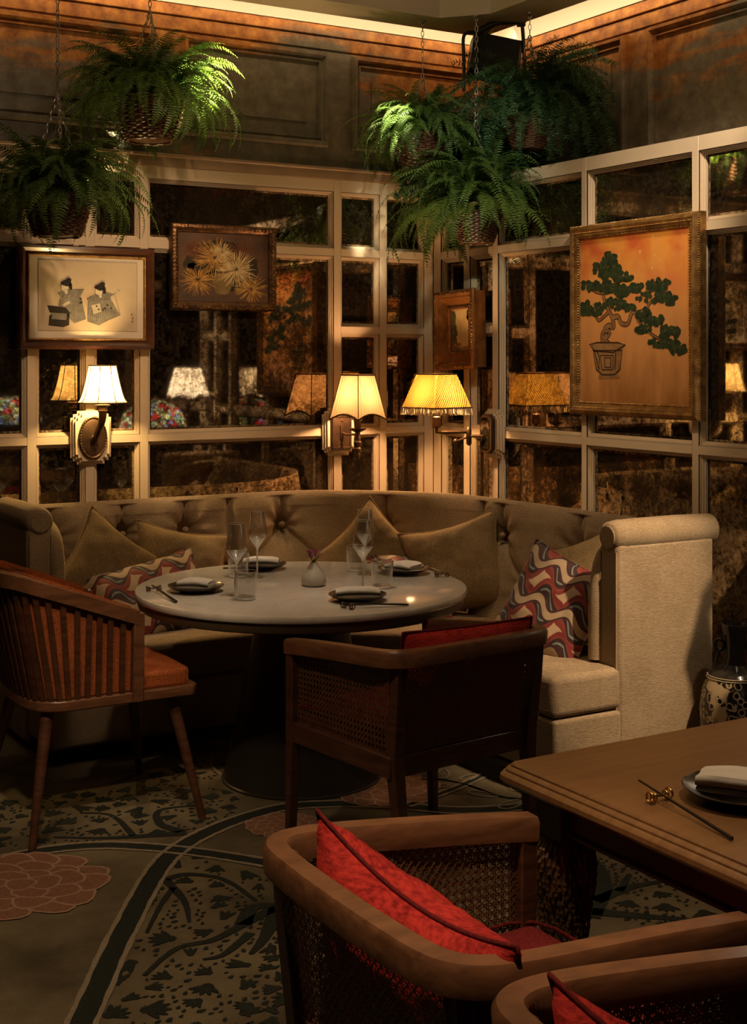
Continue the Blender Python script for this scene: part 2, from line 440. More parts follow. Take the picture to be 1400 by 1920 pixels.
# ------------------------------------------------------------------ ceiling with dropped border
ce = MB().box(-9, 5, -11, .3, 3.82, 3.95).build('ceiling', M['ceiling']); tag(ce, 'warm beige tray ceiling', kind='structure')
mb = MB(); mb.prism([(-9,-.25),(.15,-.25),(.15,-4.6),(-.104,-4.6),(-.104,-.68),(-.277,-.479),(-9,-.479)], 3.38, 3.41)
so = mb.build('dropped_border', M['ceiling'], ce)
mb = MB(); mb.prism([(-9,-.449),(-.264,-.449),(-.074,-.669),(-.074,-4.6),(-.104,-4.6),(-.104,-.68),(-.277,-.479),(-9,-.479)], 3.41, 3.82)
mb.build('tray_riser', M['ceiling'], ce)
# the rest of the dining room, behind and beside the camera
wb = MB().box(-9, 5, -11, -10.8, 0, 3.82).build('wall_back', pmat('back_wall_paint', (.10,.075,.05), .6)); tag(wb, 'dark wall at the far end of the dining room', kind='structure')
ws = MB().box(4.8, 5, -10.8, .3, 0, 3.82).build('wall_far_right', M['darkwall']); tag(ws, 'dark wall on the far right of the room', kind='structure')
ws = MB().box(-9.2, -9, -11, .3, 0, 3.82).build('wall_far_left', M['darkwall']); tag(ws, 'dark wall on the far left of the room', kind='structure')

# ------------------------------------------------------------------ carpet
def carpet_mat():
    m, nt, b = newmat('mottled_green_brown_carpet')
    tc = N(nt, 'ShaderNodeTexCoord')
    n1 = N(nt, 'ShaderNodeTexNoise', i_Scale=2.2, i_Detail=6., i_Roughness=.6)
    n2 = N(nt, 'ShaderNodeTexNoise', i_Scale=260., i_Detail=3.)
    L(nt, tc.outputs['Object'], n1.inputs['Vector']); L(nt, tc.outputs['Object'], n2.inputs['Vector'])
    ad = N(nt, 'ShaderNodeMath', operation='MULTIPLY_ADD', i_1=.35); L(nt, n2.outputs[0], ad.inputs[0]); L(nt, n1.outputs[0], ad.inputs[2])
    L(nt, ramp(nt, ad.outputs[0], [(.5,(.065,.050,.030)),(.68,(.135,.105,.062)),(.82,(.19,.15,.09))]), b.inputs['Base Color'])
    bp = N(nt, 'ShaderNodeBump', i_Strength=.5, i_Distance=.004); L(nt, n2.outputs[0], bp.inputs['Height']); L(nt, bp.outputs[0], b.inputs['Normal'])
    b.inputs['Roughness'].default_value = .95; b.inputs['Specular IOR Level'].default_value = .1
    return m
M['carpet'] = carpet_mat()
def pile(name, c, c2): return pmat(name, c, .95, col2=c2, nscale=120, bump=.4, bscale=260, spec=.1)
M['pile_black'] = pile('black_carpet_pile', (.020,.022,.017), (.032,.034,.026))
M['pile_pale'] = pile('pale_carpet_pile', (.30,.235,.165), (.22,.17,.115))
M['pile_pink'] = pile('pink_carpet_pile', (.27,.135,.085), (.19,.09,.055))
M['pile_rose'] = pile('rose_line_carpet_pile', (.40,.25,.17), (.33,.2,.135))
fl_o = MB().box(-9, 5, -11, .25, -.1, 0).build('floor', M['carpet']); tag(fl_o, 'patterned carpet of circles, trees and peonies', kind='structure')
def flat_band(mb, pts, half, z, wob=0.0, seed=0, off=0.0):
    P = [Vector((p[0], p[1], 0)) for p in pts]; r = random.Random(seed); vs = []; fs = []
    for i, p in enumerate(P):
        t = P[min(i+1,len(P)-1)]-P[max(i-1,0)]; t.normalize(); n = Vector((-t.y, t.x, 0))
        h = half[i] if isinstance(half, (list,tuple)) else half
        a = p + n*(off+h+r.uniform(-wob,wob)); b_ = p + n*(off-h+r.uniform(-wob,wob))
        vs += [(a.x,a.y,z),(b_.x,b_.y,z)]
    fs = [(2*i,2*i+1,2*i+3,2*i+2) for i in range(len(P)-1)]
    mb.add(vs, fs)
def F(x, y): p = onZ(x, y, 0); return (p[0], p[1], 0)
arc1 = catmull([F(60,2080),F(150,1925),F(215,1780),F(290,1640),F(335,1592),F(400,1556),F(480,1527),F(560,1511),F(700,1508),F(860,1520),F(990,1512),F(1110,1490)], 14)
arc2 = catmull([F(-150,1665),F(-70,1636),F(0,1613),F(100,1593),F(200,1586),F(310,1592),F(420,1606),F(535,1626),F(640,1650),F(760,1690),F(900,1740)], 14)
arc3 = catmull([F(400,1412),F(395,1430),F(410,1450),F(460,1475),F(520,1490)], 10)
arc4 = catmull([F(760,1512),F(850,1480),F(940,1440),F(1010,1425)], 10)
mb = MB(); mp_ = MB()
for i, (arc, hw) in enumerate(((arc1,.030),(arc2,.026),(arc4,.012))):
    flat_band(mb, arc, hw, .0022+.0002*i, .0015, i)
    for s in (-1, 1): flat_band(mp_, arc, .0075, .0026+.0002*i, .002, i+5, s*(hw+.006))
flat_band(mp_, arc3, .007, .003, .001, 9)
mb.build('carpet_ring', M['pile_black'], fl_o); mp_.build('carpet_ring_edge', M['pile_pale'], fl_o)
def leaf_poly(c, a, ln, wd, k=8):
    out = []
    for i in range(k):
        t = 2*PI*i/k; x = ln*math.cos(t); y = wd*math.sin(t)*(1-.35*math.cos(t))
        out.append((c[0]+x*math.cos(a)-y*math.sin(a), c[1]+x*math.sin(a)+y*math.cos(a)))
    return out
def inside(p, poly):
    r = False; j = len(poly)-1
    for i in range(len(poly)):
        if (poly[i][1] > p[1]) != (poly[j][1] > p[1]) and p[0] < (poly[j][0]-poly[i][0])*(p[1]-poly[i][1])/(poly[j][1]-poly[i][1])+poly[i][0]: r = not r
        j = i
    return r
def tree_motif(region_px, branches_px, seed, dens=1.0):
    r = random.Random(seed); reg = [F(*p)[:2] for p in region_px]
    mb = MB(); H = {}; CS = .06
    def put(x, y, R): H.setdefault((int(x//CS), int(y//CS)), []).append((x, y, R))
    def clash(x, y, R, k):
        i, j = int(x//CS), int(y//CS)
        for a in range(i-2, i+3):
            for b in range(j-2, j+3):
                for q in H.get((a, b), ()):
                    if (x-q[0])**2+(y-q[1])**2 < ((R+q[2])*k)**2: return True
        return False
    for br in branches_px:
        pts = catmull([F(*p[:2]) for p in br], 8); n = len(pts)
        w0 = br[0][2] if len(br[0]) > 2 else .018; w1 = br[-1][2] if len(br[-1]) > 2 else .004
        flat_band(mb, pts, [(w0+(w1-w0)*i/(n-1))*1.35 for i in range(n)], .0021, .001, seed)
        for p in pts: put(p[0], p[1], .014)
    x0 = min(p[0] for p in reg); x1 = max(p[0] for p in reg); y0 = min(p[1] for p in reg); y1 = max(p[1] for p in reg)
    for it in range(int(2600*dens)):       # fans of petals first
        x, y = r.uniform(x0,x1), r.uniform(y0,y1); R = r.uniform(.040,.068)
        if not inside((x,y), reg) or clash(x, y, R, .80): continue
        a0 = r.uniform(0, 2*PI); k = r.choice((3,4,5))
        for j in range(k):
            a = a0+(j-(k-1)/2)*.50
            mb.flat(leaf_poly((x+.30*R*math.cos(a), y+.30*R*math.sin(a)), a, R*.66, R*.20), .0018+.00005*j, 'z')
        put(x, y, R*.9)
    for it in range(int(16000*dens)):      # dots and small leaves fill the rest
        x, y = r.uniform(x0,x1), r.uniform(y0,y1); R = r.uniform(.008,.015)
        if not inside((x,y), reg) or clash(x, y, R+.001, 1.0): continue
        mb.flat(leaf_poly((x,y), r.uniform(-.7,.7)+.6, R, R*.58, 6), .0017, 'z'); put(x, y, R)
    return tag(mb.build('carpet_tree', M['pile_black'], fl_o), kind='stuff')
tree_motif([(360,1600),(460,1635),(600,1660),(700,1700),(760,1800),(700,1960),(560,1990),(200,1990),(190,1900),(235,1800),(270,1740),(290,1680),(330,1620)],
           [[(720,1700,.02),(620,1690,.024),(520,1704,.030),(455,1735,.028),(400,1763,.02),(330,1780,.008),(270,1830,.005)],
            [(455,1735,.02),(480,1700,.014),(560,1715,.01),(580,1800,.006)],[(520,1704,.02),(495,1760,.012),(470,1790,.005)],
            [(470,1750,.012),(420,1790,.008),(380,1800,.004)],[(310,1650,.012),(350,1640,.01),(420,1650,.008),(480,1690,.005)],
            [(310,1650,.012),(345,1690,.008),(355,1730,.004)],[(325,1665,.008),(300,1700,.006),(275,1750,.004)]], 1, 1.0)
tree_motif([(-60,1530),(60,1490),(180,1485),(300,1470),(420,1480),(455,1500),(430,1530),(350,1560),(200,1578),(60,1582),(-60,1600)],
           [[(350,1562,.02),(300,1566,.016),(200,1572,.008),(100,1570,.004)],[(340,1560,.016),(300,1545,.012),(300,1520,.008),(370,1510,.004)],[(250,1568,.01),(210,1530,.006),(150,1525,.003)]], 2, .6)
tree_motif([(1080,1600),(1110,1590),(1220,1620),(1330,1660),(1500,1700),(1500,1780),(1180,1730),(1060,1680)],
           [[(1100,1720,.03),(1130,1660,.022),(1110,1610,.012),(1090,1590,.004)],[(1115,1690,.02),(1180,1665,.014),(1260,1650,.005)],[(1110,1710,.02),(1220,1720,.014),(1350,1730,.006)],[(1160,1672,.012),(1180,1640,.006)]], 3, .8)
tree_motif([(560,1660),(700,1690),(800,1720),(860,1900),(860,2050),(500,2050),(450,1900)], [], 4, .5)
tree_motif([(255,1465),(350,1425),(420,1440),(400,1460)], [], 6, .2)
def flower(px, py, R, seed, squash=1.0):
    c = F(px, py); r = random.Random(seed)
    mb = MB(); ml = MB()
    for ring, (rad, k, pr) in enumerate(((.82,13,.30),(.55,10,.27),(.28,6,.24),(0,1,.2))):
        for j in range(k):
            a = 2*PI*j/k+r.uniform(-.12,.12)+ring*.4
            p = (c[0]+R*rad*math.cos(a), c[1]+R*rad*math.sin(a)*squash)
            pts = []
            for i in range(14):
                t = 2*PI*i/14; q = R*pr*(1+.10*math.cos(3*t+j))
                pts.append((p[0]+q*math.cos(t), p[1]+q*math.sin(t)))
            z = .0030+.0004*ring+.00002*j
            ml.flat(pts, z, 'z')
            mb.flat([(p[0]+(x-p[0])*.87, p[1]+(y-p[1])*.87) for x, y in pts], z+.00001, 'z')
    mb.build('carpet_peony', M['pile_pink'], fl_o); ml.build('carpet_peony_outline', M['pile_rose'], fl_o)
flower(38, 1660, .25, 1); flower(530, 1548, .12, 2); flower(720, 1478, .20, 3)
mb = MB()
for px, py, a, ln in ((830,1452,.9,.06),(815,1475,-.3,.06),(905,1490,-1.1,.06),(960,1508,.3,.07),(880,1458,.3,.05),(985,1480,-.5,.06)):
    c = F(px, py); P = leaf_poly(c, a, ln, ln*.42, 12)
    flat_band(mb, [(p[0],p[1],0) for p in P+[P[0]]], .005, .0031, .001, 2)
    flat_band(mb, catmull([F(790,1462),F(830,1463),F(880,1474),F(940,1495),F(1000,1500)], 6), .005, .0033, .001, 3)
mb.build('carpet_leaf_outline', M['pile_pale'], fl_o)
# ------------------------------------------------------------------ corner sofa
def local(mb, root): return mb.xf(Matrix.Translation(-Vector(root.location)))
sofa = thing('corner_sofa', 'taupe velvet button-tufted corner sofa against the mirrored walls', 'sofa', (-1.2,-.5,0))
BL = catmull([(-2.42,-.085,0),(-1.9,-.085,0),(-1.35,-.085,0),(-.98,-.10,0),(-.68,-.23,0),(-.40,-.50,0),(-.235,-.82,0),(-.185,-1.3,0),(-.17,-1.8,0),(-.165,-2.20,0)], 24)
_S = [0.]
for a, b in zip(BL, BL[1:]): _S.append(_S[-1]+(Vector(b)-Vector(a)).length)
SLEN = _S[-1]
def back_at(s):
    s = max(0, min(SLEN-1e-6, s)); i = 0
    lo, hi = 0, len(_S)-2
    while lo < hi:
        mid = (lo+hi+1)//2
        if _S[mid] <= s: lo = mid
        else: hi = mid-1
    i = lo; t = (s-_S[i])/(_S[i+1]-_S[i]); A = Vector(BL[i]); B = Vector(BL[i+1])
    j = min(i+2, len(BL)-1); h = max(i-1, 0)
    t0 = (Vector(BL[i+1])-Vector(BL[h])).normalized(); t1 = (Vector(BL[j])-Vector(BL[i])).normalized()
    tg = (t0*(1-t)+t1*t).normalized()
    return A.lerp(B, t), Vector((tg.y, -tg.x, 0))
PROF = [(.29,.43),(.262,.50),(.238,.58),(.215,.67),(.195,.76),(.178,.85),(.168,.92),(.150,.972),(.118,1.004),(.078,1.016),(.040,1.003),(.012,.965),(.0,.90),(.0,.5),(.0,.08)]
PR = catmull([(a,0,b) for a,b in PROF], 10)
PR = PR[:76:1] + [PR[-1]]
# buttons (arc length, height) and the seams that rise from them
BTN = [(.20,.83),(.545,.83),(.86,.83),(1.39,.825),(2.01,.815),(2.80,.82),(3.35,.80),
       (.37,.62),(.70,.62),(1.10,.62),(1.70,.60),(2.40,.60),(3.05,.60)]
SEAM = [1.085, 2.66]
FOLD = []
for (a, za) in BTN:
    if za > .7:
        FOLD.append((a, za, a, 1.05))
        for (b, zb) in BTN:
            if zb < .7 and abs(a-b) < .45: FOLD.append((a, za, b, zb))
    else: FOLD.append((a, za, a, .40))
def tuft(s, z):
    d = 0.; puff = 0.
    for (a, za) in BTN:
        dx = s-a; dz = z-za; r = math.hypot(dx, dz)
        if r < .35:
            d -= .045*math.exp(-(r/.030)**2) + .030*math.exp(-(r/.085)**2)
            if r > 1e-4:
                th = math.atan2(dz, dx)
                w_ = math.exp(-(r/.13)**2)*(1-math.exp(-(r/.018)**2))
                d += .0075*w_*math.cos(9*th+a*7)
    for (a, za, b, zb) in FOLD:
        vx, vz = b-a, zb-za; l2 = vx*vx+vz*vz
        t = max(0, min(1, ((s-a)*vx+(z-za)*vz)/l2))
        q = math.hypot(s-a-t*vx, z-za-t*vz)
        if q < .12: d -= (.020 if zb > .9 else .017)*math.exp(-(q/.010)**2) + .014*math.exp(-(q/.045)**2)
    for a in SEAM:
        q = abs(s-a)
        if q < .1: d -= .030*math.exp(-(q/.010)**2) + .012*math.exp(-(q/.03)**2)
    return d
NU = 460
vs = []; nv = len(PR)
for i in range(NU):
    s = SLEN*i/(NU-1); p, n = back_at(s)
    for j, (o_, _, z) in enumerate(PR):
        w_ = smoothstep(.02, .12, o_) if j < 70 else 0
        # surface leans: push along the room normal, and slightly down for the roll
        d = tuft(s, z)*w_ + (noise.noise((s*3, z*3, 1.3))*.006 if j < 60 else 0)
        k = smoothstep(.96, 1.01, z)
        q = p + n*(o_+d*(1-k)); vs.append((q.x, q.y, z+d*k*1.0))
fs = [(i*nv+j, (i+1)*nv+j, (i+1)*nv+j+1, i*nv+j+1) for i in range(NU-1) for j in range(nv-1)]
mb = MB(); mb.add(vs, fs)
bk = local(mb, sofa).build('backrest', M['velvet'], sofa, smooth=180)
for (a, za) in BTN:
    p, n = back_at(a)
    o_ = min(PR[:70], key=lambda q: abs(q[2]-za))[0]
    c = p+n*(o_-.040); c.z = za
    b_ = MB().sphere((c.x-sofa.location.x, c.y-sofa.location.y, c.z), .016, 10, 8).build('button', M['velvet'], bk, smooth=180)
def cushion_block(name, poly, z0, z1, bev, mat, root, crown=.012):
    mb = MB().prism(poly, z0, z1); local(mb, root)
    ob = mb.build(name, mat, root, bevel=bev, seg=4)
    return ob
cushion_block('seat_cushion', [(-2.43,-.925),(-1.525,-.925),(-1.40,-.27),(-2.28,-.27),(-2.28,-.615),(-2.43,-.615)], .298, .458, .028, M['velvet'], sofa)
cushion_block('seat_cushion', [(-1.512,-.925),(-.945,-1.352),(-.33,-1.25),(-.42,-.80),(-.72,-.42),(-1.05,-.28),(-1.388,-.27)], .298, .458, .028, M['velvet'], sofa)
cushion_block('seat_cushion', [(-.945,-1.368),(-.948,-2.252),(-.612,-2.252),(-.612,-2.09),(-.33,-2.09),(-.33,-1.266)], .298, .458, .028, M['velvet'], sofa)
cushion_block('seat_base', [(-2.435,-.915),(-1.52,-.915),(-.94,-1.355),(-.94,-2.25),(-.612,-2.25),(-.612,-2.08),(-.2,-2.08),(-.22,-.85),(-.40,-.52),(-.68,-.25),(-1.0,-.12),(-2.30,-.11),(-2.30,-.61),(-2.435,-.61)], .07, .294, .015, M['velvet'], sofa)
mb = MB().prism([(-2.39,-.865),(-1.54,-.865),(-.99,-1.33),(-.99,-2.20),(-.2,-2.20),(-.22,-.85),(-.68,-.25),(-2.39,-.12)], 0, .07)
local(mb, sofa).build('plinth', M['plinth'], sofa)
# arms: upholstered end panel, rolled top, padded inner roll that runs down the front
def sofa_arm(F_):
    """F_ maps (along = distance from wall line, across = outwards from seat, z) to world"""
    mb = MB()
    pts = [(.10,0),(.10,.115),(.605,.115),(.605,0)]
    v0 = [F_(a,b,.02) for a,b in pts]; v1 = [F_(a,b,.935) for a,b in pts]
    mb.hexa(v0+v1); local(mb, sofa)
    arm = mb.build('arm', M['velvet'], sofa, bevel=.02, seg=3)
    mb = MB(); path = [F_(.08,.060,.955), F_(.25,.060,.957), F_(.45,.060,.957), F_(.565,.060,.957), F_(.600,.060,.957), F_(.612,.060,.957)]
    mb.tube(path, [.062,.064,.064,.063,.058,.046], 20); local(mb, sofa)
    rl = mb.build('arm_roll', M['velvet'], arm, smooth=60)
    mb = MB()
    mb.lathe([(.044,0),(.044,.004),(.040,.006),(.03,.004),(.012,.006),(.001,.007)], 20)
    c = Vector(F_(.612,.060,.957)); d = (Vector(F_(.7,.060,.957))-c).normalized()
    mb.xf(Matrix.Translation(c) @ d.to_track_quat('Z','Y').to_matrix().to_4x4()); local(mb, sofa)
    mb.build('roll_end', M['velvet'], arm, smooth=60)
    mb = MB(); path = catmull([F_(.22,-.01,.93),F_(.42,-.012,.925),F_(.555,-.014,.88),F_(.595,-.016,.75),F_(.60,-.018,.6),F_(.60,-.018,.47)], 8)
    mb.tube(path, .034, 12); local(mb, sofa)
    mb.build('arm_piping_roll', M['velvet'], arm, smooth=60)
    mb = MB(); mb.tube([F_(.607,.012,.40),F_(.607,.012,.90)], .004, 6)
    mb.tube([F_(.607,.104,.05),F_(.607,.104,.90)], .004, 6); local(mb, sofa)
    mb.build('piping', M['velvet'], arm, smooth=60)
sofa_arm(lambda a, b, z: (-a-.025, -2.135-b, z))
sofa_arm(lambda a, b, z: (-2.32-b, -a+.005, z))

# ------------------------------------------------------------------ scatter cushions
def pattern_mat():
    m, nt, b = newmat('patterned_cut_velvet')
    tc = N(nt, 'ShaderNodeTexCoord'); sp = N(nt, 'ShaderNodeSeparateXYZ'); L(nt, tc.outputs['Object'], sp.inputs[0])
    def MA(op, a, b_=None, c_=None):
        n = N(nt, 'ShaderNodeMath', operation=op)
        for i, q in enumerate((a, b_, c_)):
            if q is None: continue
            if isinstance(q, (int,float)): n.inputs[i].default_value = q
            else: L(nt, q, n.inputs[i])
        return n.outputs[0]
    x = MA('MULTIPLY', sp.outputs[0], 1.0); z = sp.outputs[2]
    kx = 1/.155; kz = 1/.165
    zig = MA('MULTIPLY_ADD', MA('SINE', MA('MULTIPLY', x, kx*2*PI)), .5, .5)
    zz = MA('ADD', MA('MULTIPLY', z, kz), MA('MULTIPLY', zig, .30))
    fr = MA('FRACT', zz)
    # medallions in the rows between the cream zigzags
    cx = MA('SUBTRACT', MA('FRACT', MA('MULTIPLY', x, kx)), .5)
    cz = MA('SUBTRACT', fr, .60)
    ax_ = MA('POWER', MA('ABSOLUTE', MA('MULTIPLY', cx, 1.0)), .7); az = MA('POWER', MA('ABSOLUTE', MA('MULTIPLY', cz, 1.25)), .7)
    star = MA('ADD', ax_, az)
    rr = MA('SQRT', MA('ADD', MA('MULTIPLY', cx, cx), MA('MULTIPLY', MA('MULTIPLY', cz, cz), 2.0)))
    cream = (.50,.34,.21)
    med = ramp(nt, star, [(0,cream),(.46,cream),(.47,(.20,.020,.016)),(.66,(.24,.035,.020)),(.76,(.035,.010,.012)),(.90,(.20,.24,.22)),(.97,(.045,.012,.014))], 'CONSTANT')
    row = ramp(nt, fr, [(0,(1,1,1)),(.15,(0,0,0)),(.96,(1,1,1))], 'CONSTANT')
    edge = ramp(nt, fr, [(0,(0,0,0)),(.15,(1,1,1)),(.215,(0,0,0)),(.90,(1,1,1)),(.96,(0,0,0))], 'CONSTANT')
    m1 = N(nt, 'ShaderNodeMixRGB'); L(nt, row, m1.inputs[0]); L(nt, med, m1.inputs[1]); m1.inputs[2].default_value = c4((.44,.31,.19))
    m2 = N(nt, 'ShaderNodeMixRGB'); L(nt, edge, m2.inputs[0]); L(nt, m1.outputs[0], m2.inputs[1]); m2.inputs[2].default_value = c4((.055,.012,.014))
    L(nt, m2.outputs[0], b.inputs['Base Color'])
    n = N(nt, 'ShaderNodeTexNoise', i_Scale=240.); L(nt, tc.outputs['Object'], n.inputs['Vector'])
    bp = N(nt, 'ShaderNodeBump', i_Strength=.3, i_Distance=.003); L(nt, n.outputs[0], bp.inputs['Height']); L(nt, bp.outputs[0], b.inputs['Normal'])
    b.inputs['Roughness'].default_value = .7; b.inputs['Sheen Weight'].default_value = .2
    return m
M['pattern'] = pattern_mat()
def pillow_mesh(w_, h_, t_, seed, n=34, pinch=.10, sag=.0):
    mb = MB()
    def P(u, v, side):
        u, v = 2*u-1, 2*v-1
        x = w_/2*u*(1-pinch*(1-v*v)**1.2*abs(u)**3); z = h_/2*v*(1-pinch*(1-u*u)**1.2*abs(v)**3)
        k = max(0, (1-u**4)*(1-v**4))
        y = side*t_/2*(k**.55)*(1-.25*(u*u+v*v)*.5)
        y += .010*noise.noise((x*11+seed*3.1, z*11, seed))*k**.3 + .006*noise.noise((x*26, z*22+seed, seed*2))*k**.3
        # creases that run in from the corners
        rc = math.hypot(abs(u)-1, abs(v)-1)
        y *= 1-.28*math.exp(-(rc/.35)**2)*(.6+.4*math.cos(14*math.atan2(1-abs(v), 1-abs(u)+1e-5)))
        z -= sag*(1-u*u)*smoothstep(0, 1, v)
        return (x, y, z)
    mb.grid(lambda u, v: P(u, v, -1), n, n); mb.grid(lambda u, v: P(u, v, 1), n, n)
    edge = []
    for i in range(n): edge.append(P(i/(n-1), 0, 1))
    for i in range(1, n): edge.append(P(1, i/(n-1), 1))
    for i in range(1, n): edge.append(P(1-i/(n-1), 1, 1))
    for i in range(1, n-1): edge.append(P(0, 1-i/(n-1), 1))
    return mb, edge
def pillow(label, mat, c, w_, h_, t_, rot, seed, group, pinch=.10, sag=0., pipemat=None, name='throw_cushion', cat='cushion'):
    t = thing(name, label, cat, (c[0], c[1], c[2]), 0, group)
    t.rotation_euler = rot; t.rotation_mode = 'YXZ'
    mb, edge = pillow_mesh(w_, h_, t_, seed, pinch=pinch, sag=sag)
    mb.build('cover', mat, t, smooth=180)
    MB().tube(edge, .0045, 6, closed=True).build('piping', pipemat or mat, t, smooth=180)
    return t
R_ = math.radians
G1 = 'olive velvet cushions on the sofa'; G2 = 'patterned cushions on the sofa'
# rotation mode YXZ: roll in the cushion plane, then lean back, then face the room
def facing(px, py, plane, val): return (onY if plane == 'y' else onX)(px, py, val)
p = facing(200, 1052, 'y', -.50)
pillow('olive velvet cushion leaning cornerwise into the left arm of the sofa', M['olive'], (-2.03,-.47,.685), .46,.44,.15, (R_(-14), R_(38), R_(8)), 1, G1, pinch=.15)
pillow('olive velvet cushion upright behind the left patterned cushion', M['olive'], (-1.67,-.42,.665), .46,.42,.15, (R_(-16), R_(12), R_(-4)), 2, G1, pinch=.15)
pillow('olive velvet cushion standing on one corner behind the wine glasses', M['olive'], (-.77,-.62,.68), .44,.44,.14, (R_(-20), R_(42), R_(-38)), 3, G1, pinch=.15)
pillow('olive velvet cushion tilted with a raised corner beside the round table', M['olive'], (-.52,-.98,.665), .50,.46,.15, (R_(-18), R_(-17), R_(-52)), 4, G1, pinch=.16)
pillow('olive velvet cushion propped against the right sofa arm', M['olive'], (-.47,-1.80,.68), .46,.44,.15, (R_(-18), R_(-20), R_(-80)), 5, G1, pinch=.15)
pillow('burgundy and cream patterned cushion at the left end of the sofa', M['pattern'], (-1.88,-.60,.585), .56,.38,.13, (R_(-34), R_(-9), R_(2)), 6, G2)
pillow('burgundy and cream patterned cushion lying behind the round marble table', M['pattern'], (-.72,-.86,.575), .50,.36,.13, (R_(-42), R_(4), R_(-42)), 7, G2)
pillow('burgundy and cream patterned cushion near the right sofa arm', M['pattern'], (-.64,-1.86,.635), .43,.42,.14, (R_(-20), R_(20), R_(-68)), 8, G2, pinch=.08)
# ------------------------------------------------------------------ cane-back armchairs
def quad_pt(Q, u, v):
    a, b, c, d = [Vector(q) for q in Q]     # bottom-left, bottom-right, top-right, top-left
    return (a*(1-u)+b*u)*(1-v) + (d*(1-u)+c*u)*v
def cane_panel(name, Q, root, pitch=.0190, bow=0.0):
    a, b, c, d = [Vector(q) for q in Q]
    U = ((b-a).length+(c-d).length)/2; V = ((d-a).length+(c-b).length)/2
    nrm = (b-a).cross(d-a).normalized()
    mb = MB(); hw = .0014
    def rib(u0, v0, u1, v1, off, w_=hw):
        du, dv = u1-u0, v1-v0; l = math.hypot(du, dv)
        if l < .004: return
        k = 1 if bow == 0 else 6
        nx, ny = -dv/l*w_, du/l*w_
        vs = []
        for i in range(k+1):
            t = i/k; uu, vv = u0+du*t, v0+dv*t
            for s in (1, -1):
                q = quad_pt(Q, (uu+s*nx)/U, (vv+s*ny)/V); x = 2*uu/U-1
                vs.append(q + nrm*(off+bow*(1-x*x)))
        mb.add(vs, [(2*i, 2*i+1, 2*i+3, 2*i+2) for i in range(k)])
    n = int(U/pitch)
    for i in range(n+1):
        u = (U-n*pitch)/2+i*pitch
        for s in (-.0026, .0026): rib(u+s, 0, u+s, V, .0)
    m = int(V/pitch)
    for j in range(m+1):
        v = (V-m*pitch)/2+j*pitch
        for s in (-.0026, .0026): rib(0, v+s, U, v+s, .0008)
    for sgn in (1, -1):
        k0 = -int(V/pitch)-2; k1 = int(U/pitch)+2
        for k in range(k0, k1):
            c0 = (U-n*pitch)/2 + (k+.5)*pitch
            pts = []
            for v in (0, V): pts.append((c0+v, v))
            (u0, v0), (u1, v1) = pts
            if u0 < 0: v0 -= u0; u0 = 0
            if u1 > U: v1 -= (u1-U); u1 = U
            if u0 >= U or u1 <= 0 or v1 <= v0: continue
            if sgn < 0: u0, u1 = U-u0, U-u1
            rib(u0, v0, u1, v1, .0016, hw*1.25)
    return mb.build(name, M['cane'], root)
def square_bar(mb, path, w_, d_):
    """square bar through points, widths lists or floats"""
    n = len(path)
    W_ = w_ if isinstance(w_, (list,tuple)) else [w_]*n; D_ = d_ if isinstance(d_, (list,tuple)) else [d_]*n
    vs = []
    for (x,y,z), a, b in zip(path, W_, D_):
        vs += [(x-a/2,y-b/2,z),(x+a/2,y-b/2,z),(x+a/2,y+b/2,z),(x-a/2,y+b/2,z)]
    fs = [(0,3,2,1), tuple(4*(n-1)+i for i in range(4))]
    for i in range(n-1):
        for k in range(4): fs.append((4*i+k, 4*i+(k+1)%4, 4*(i+1)+(k+1)%4, 4*(i+1)+k))
    mb.add(vs, fs)
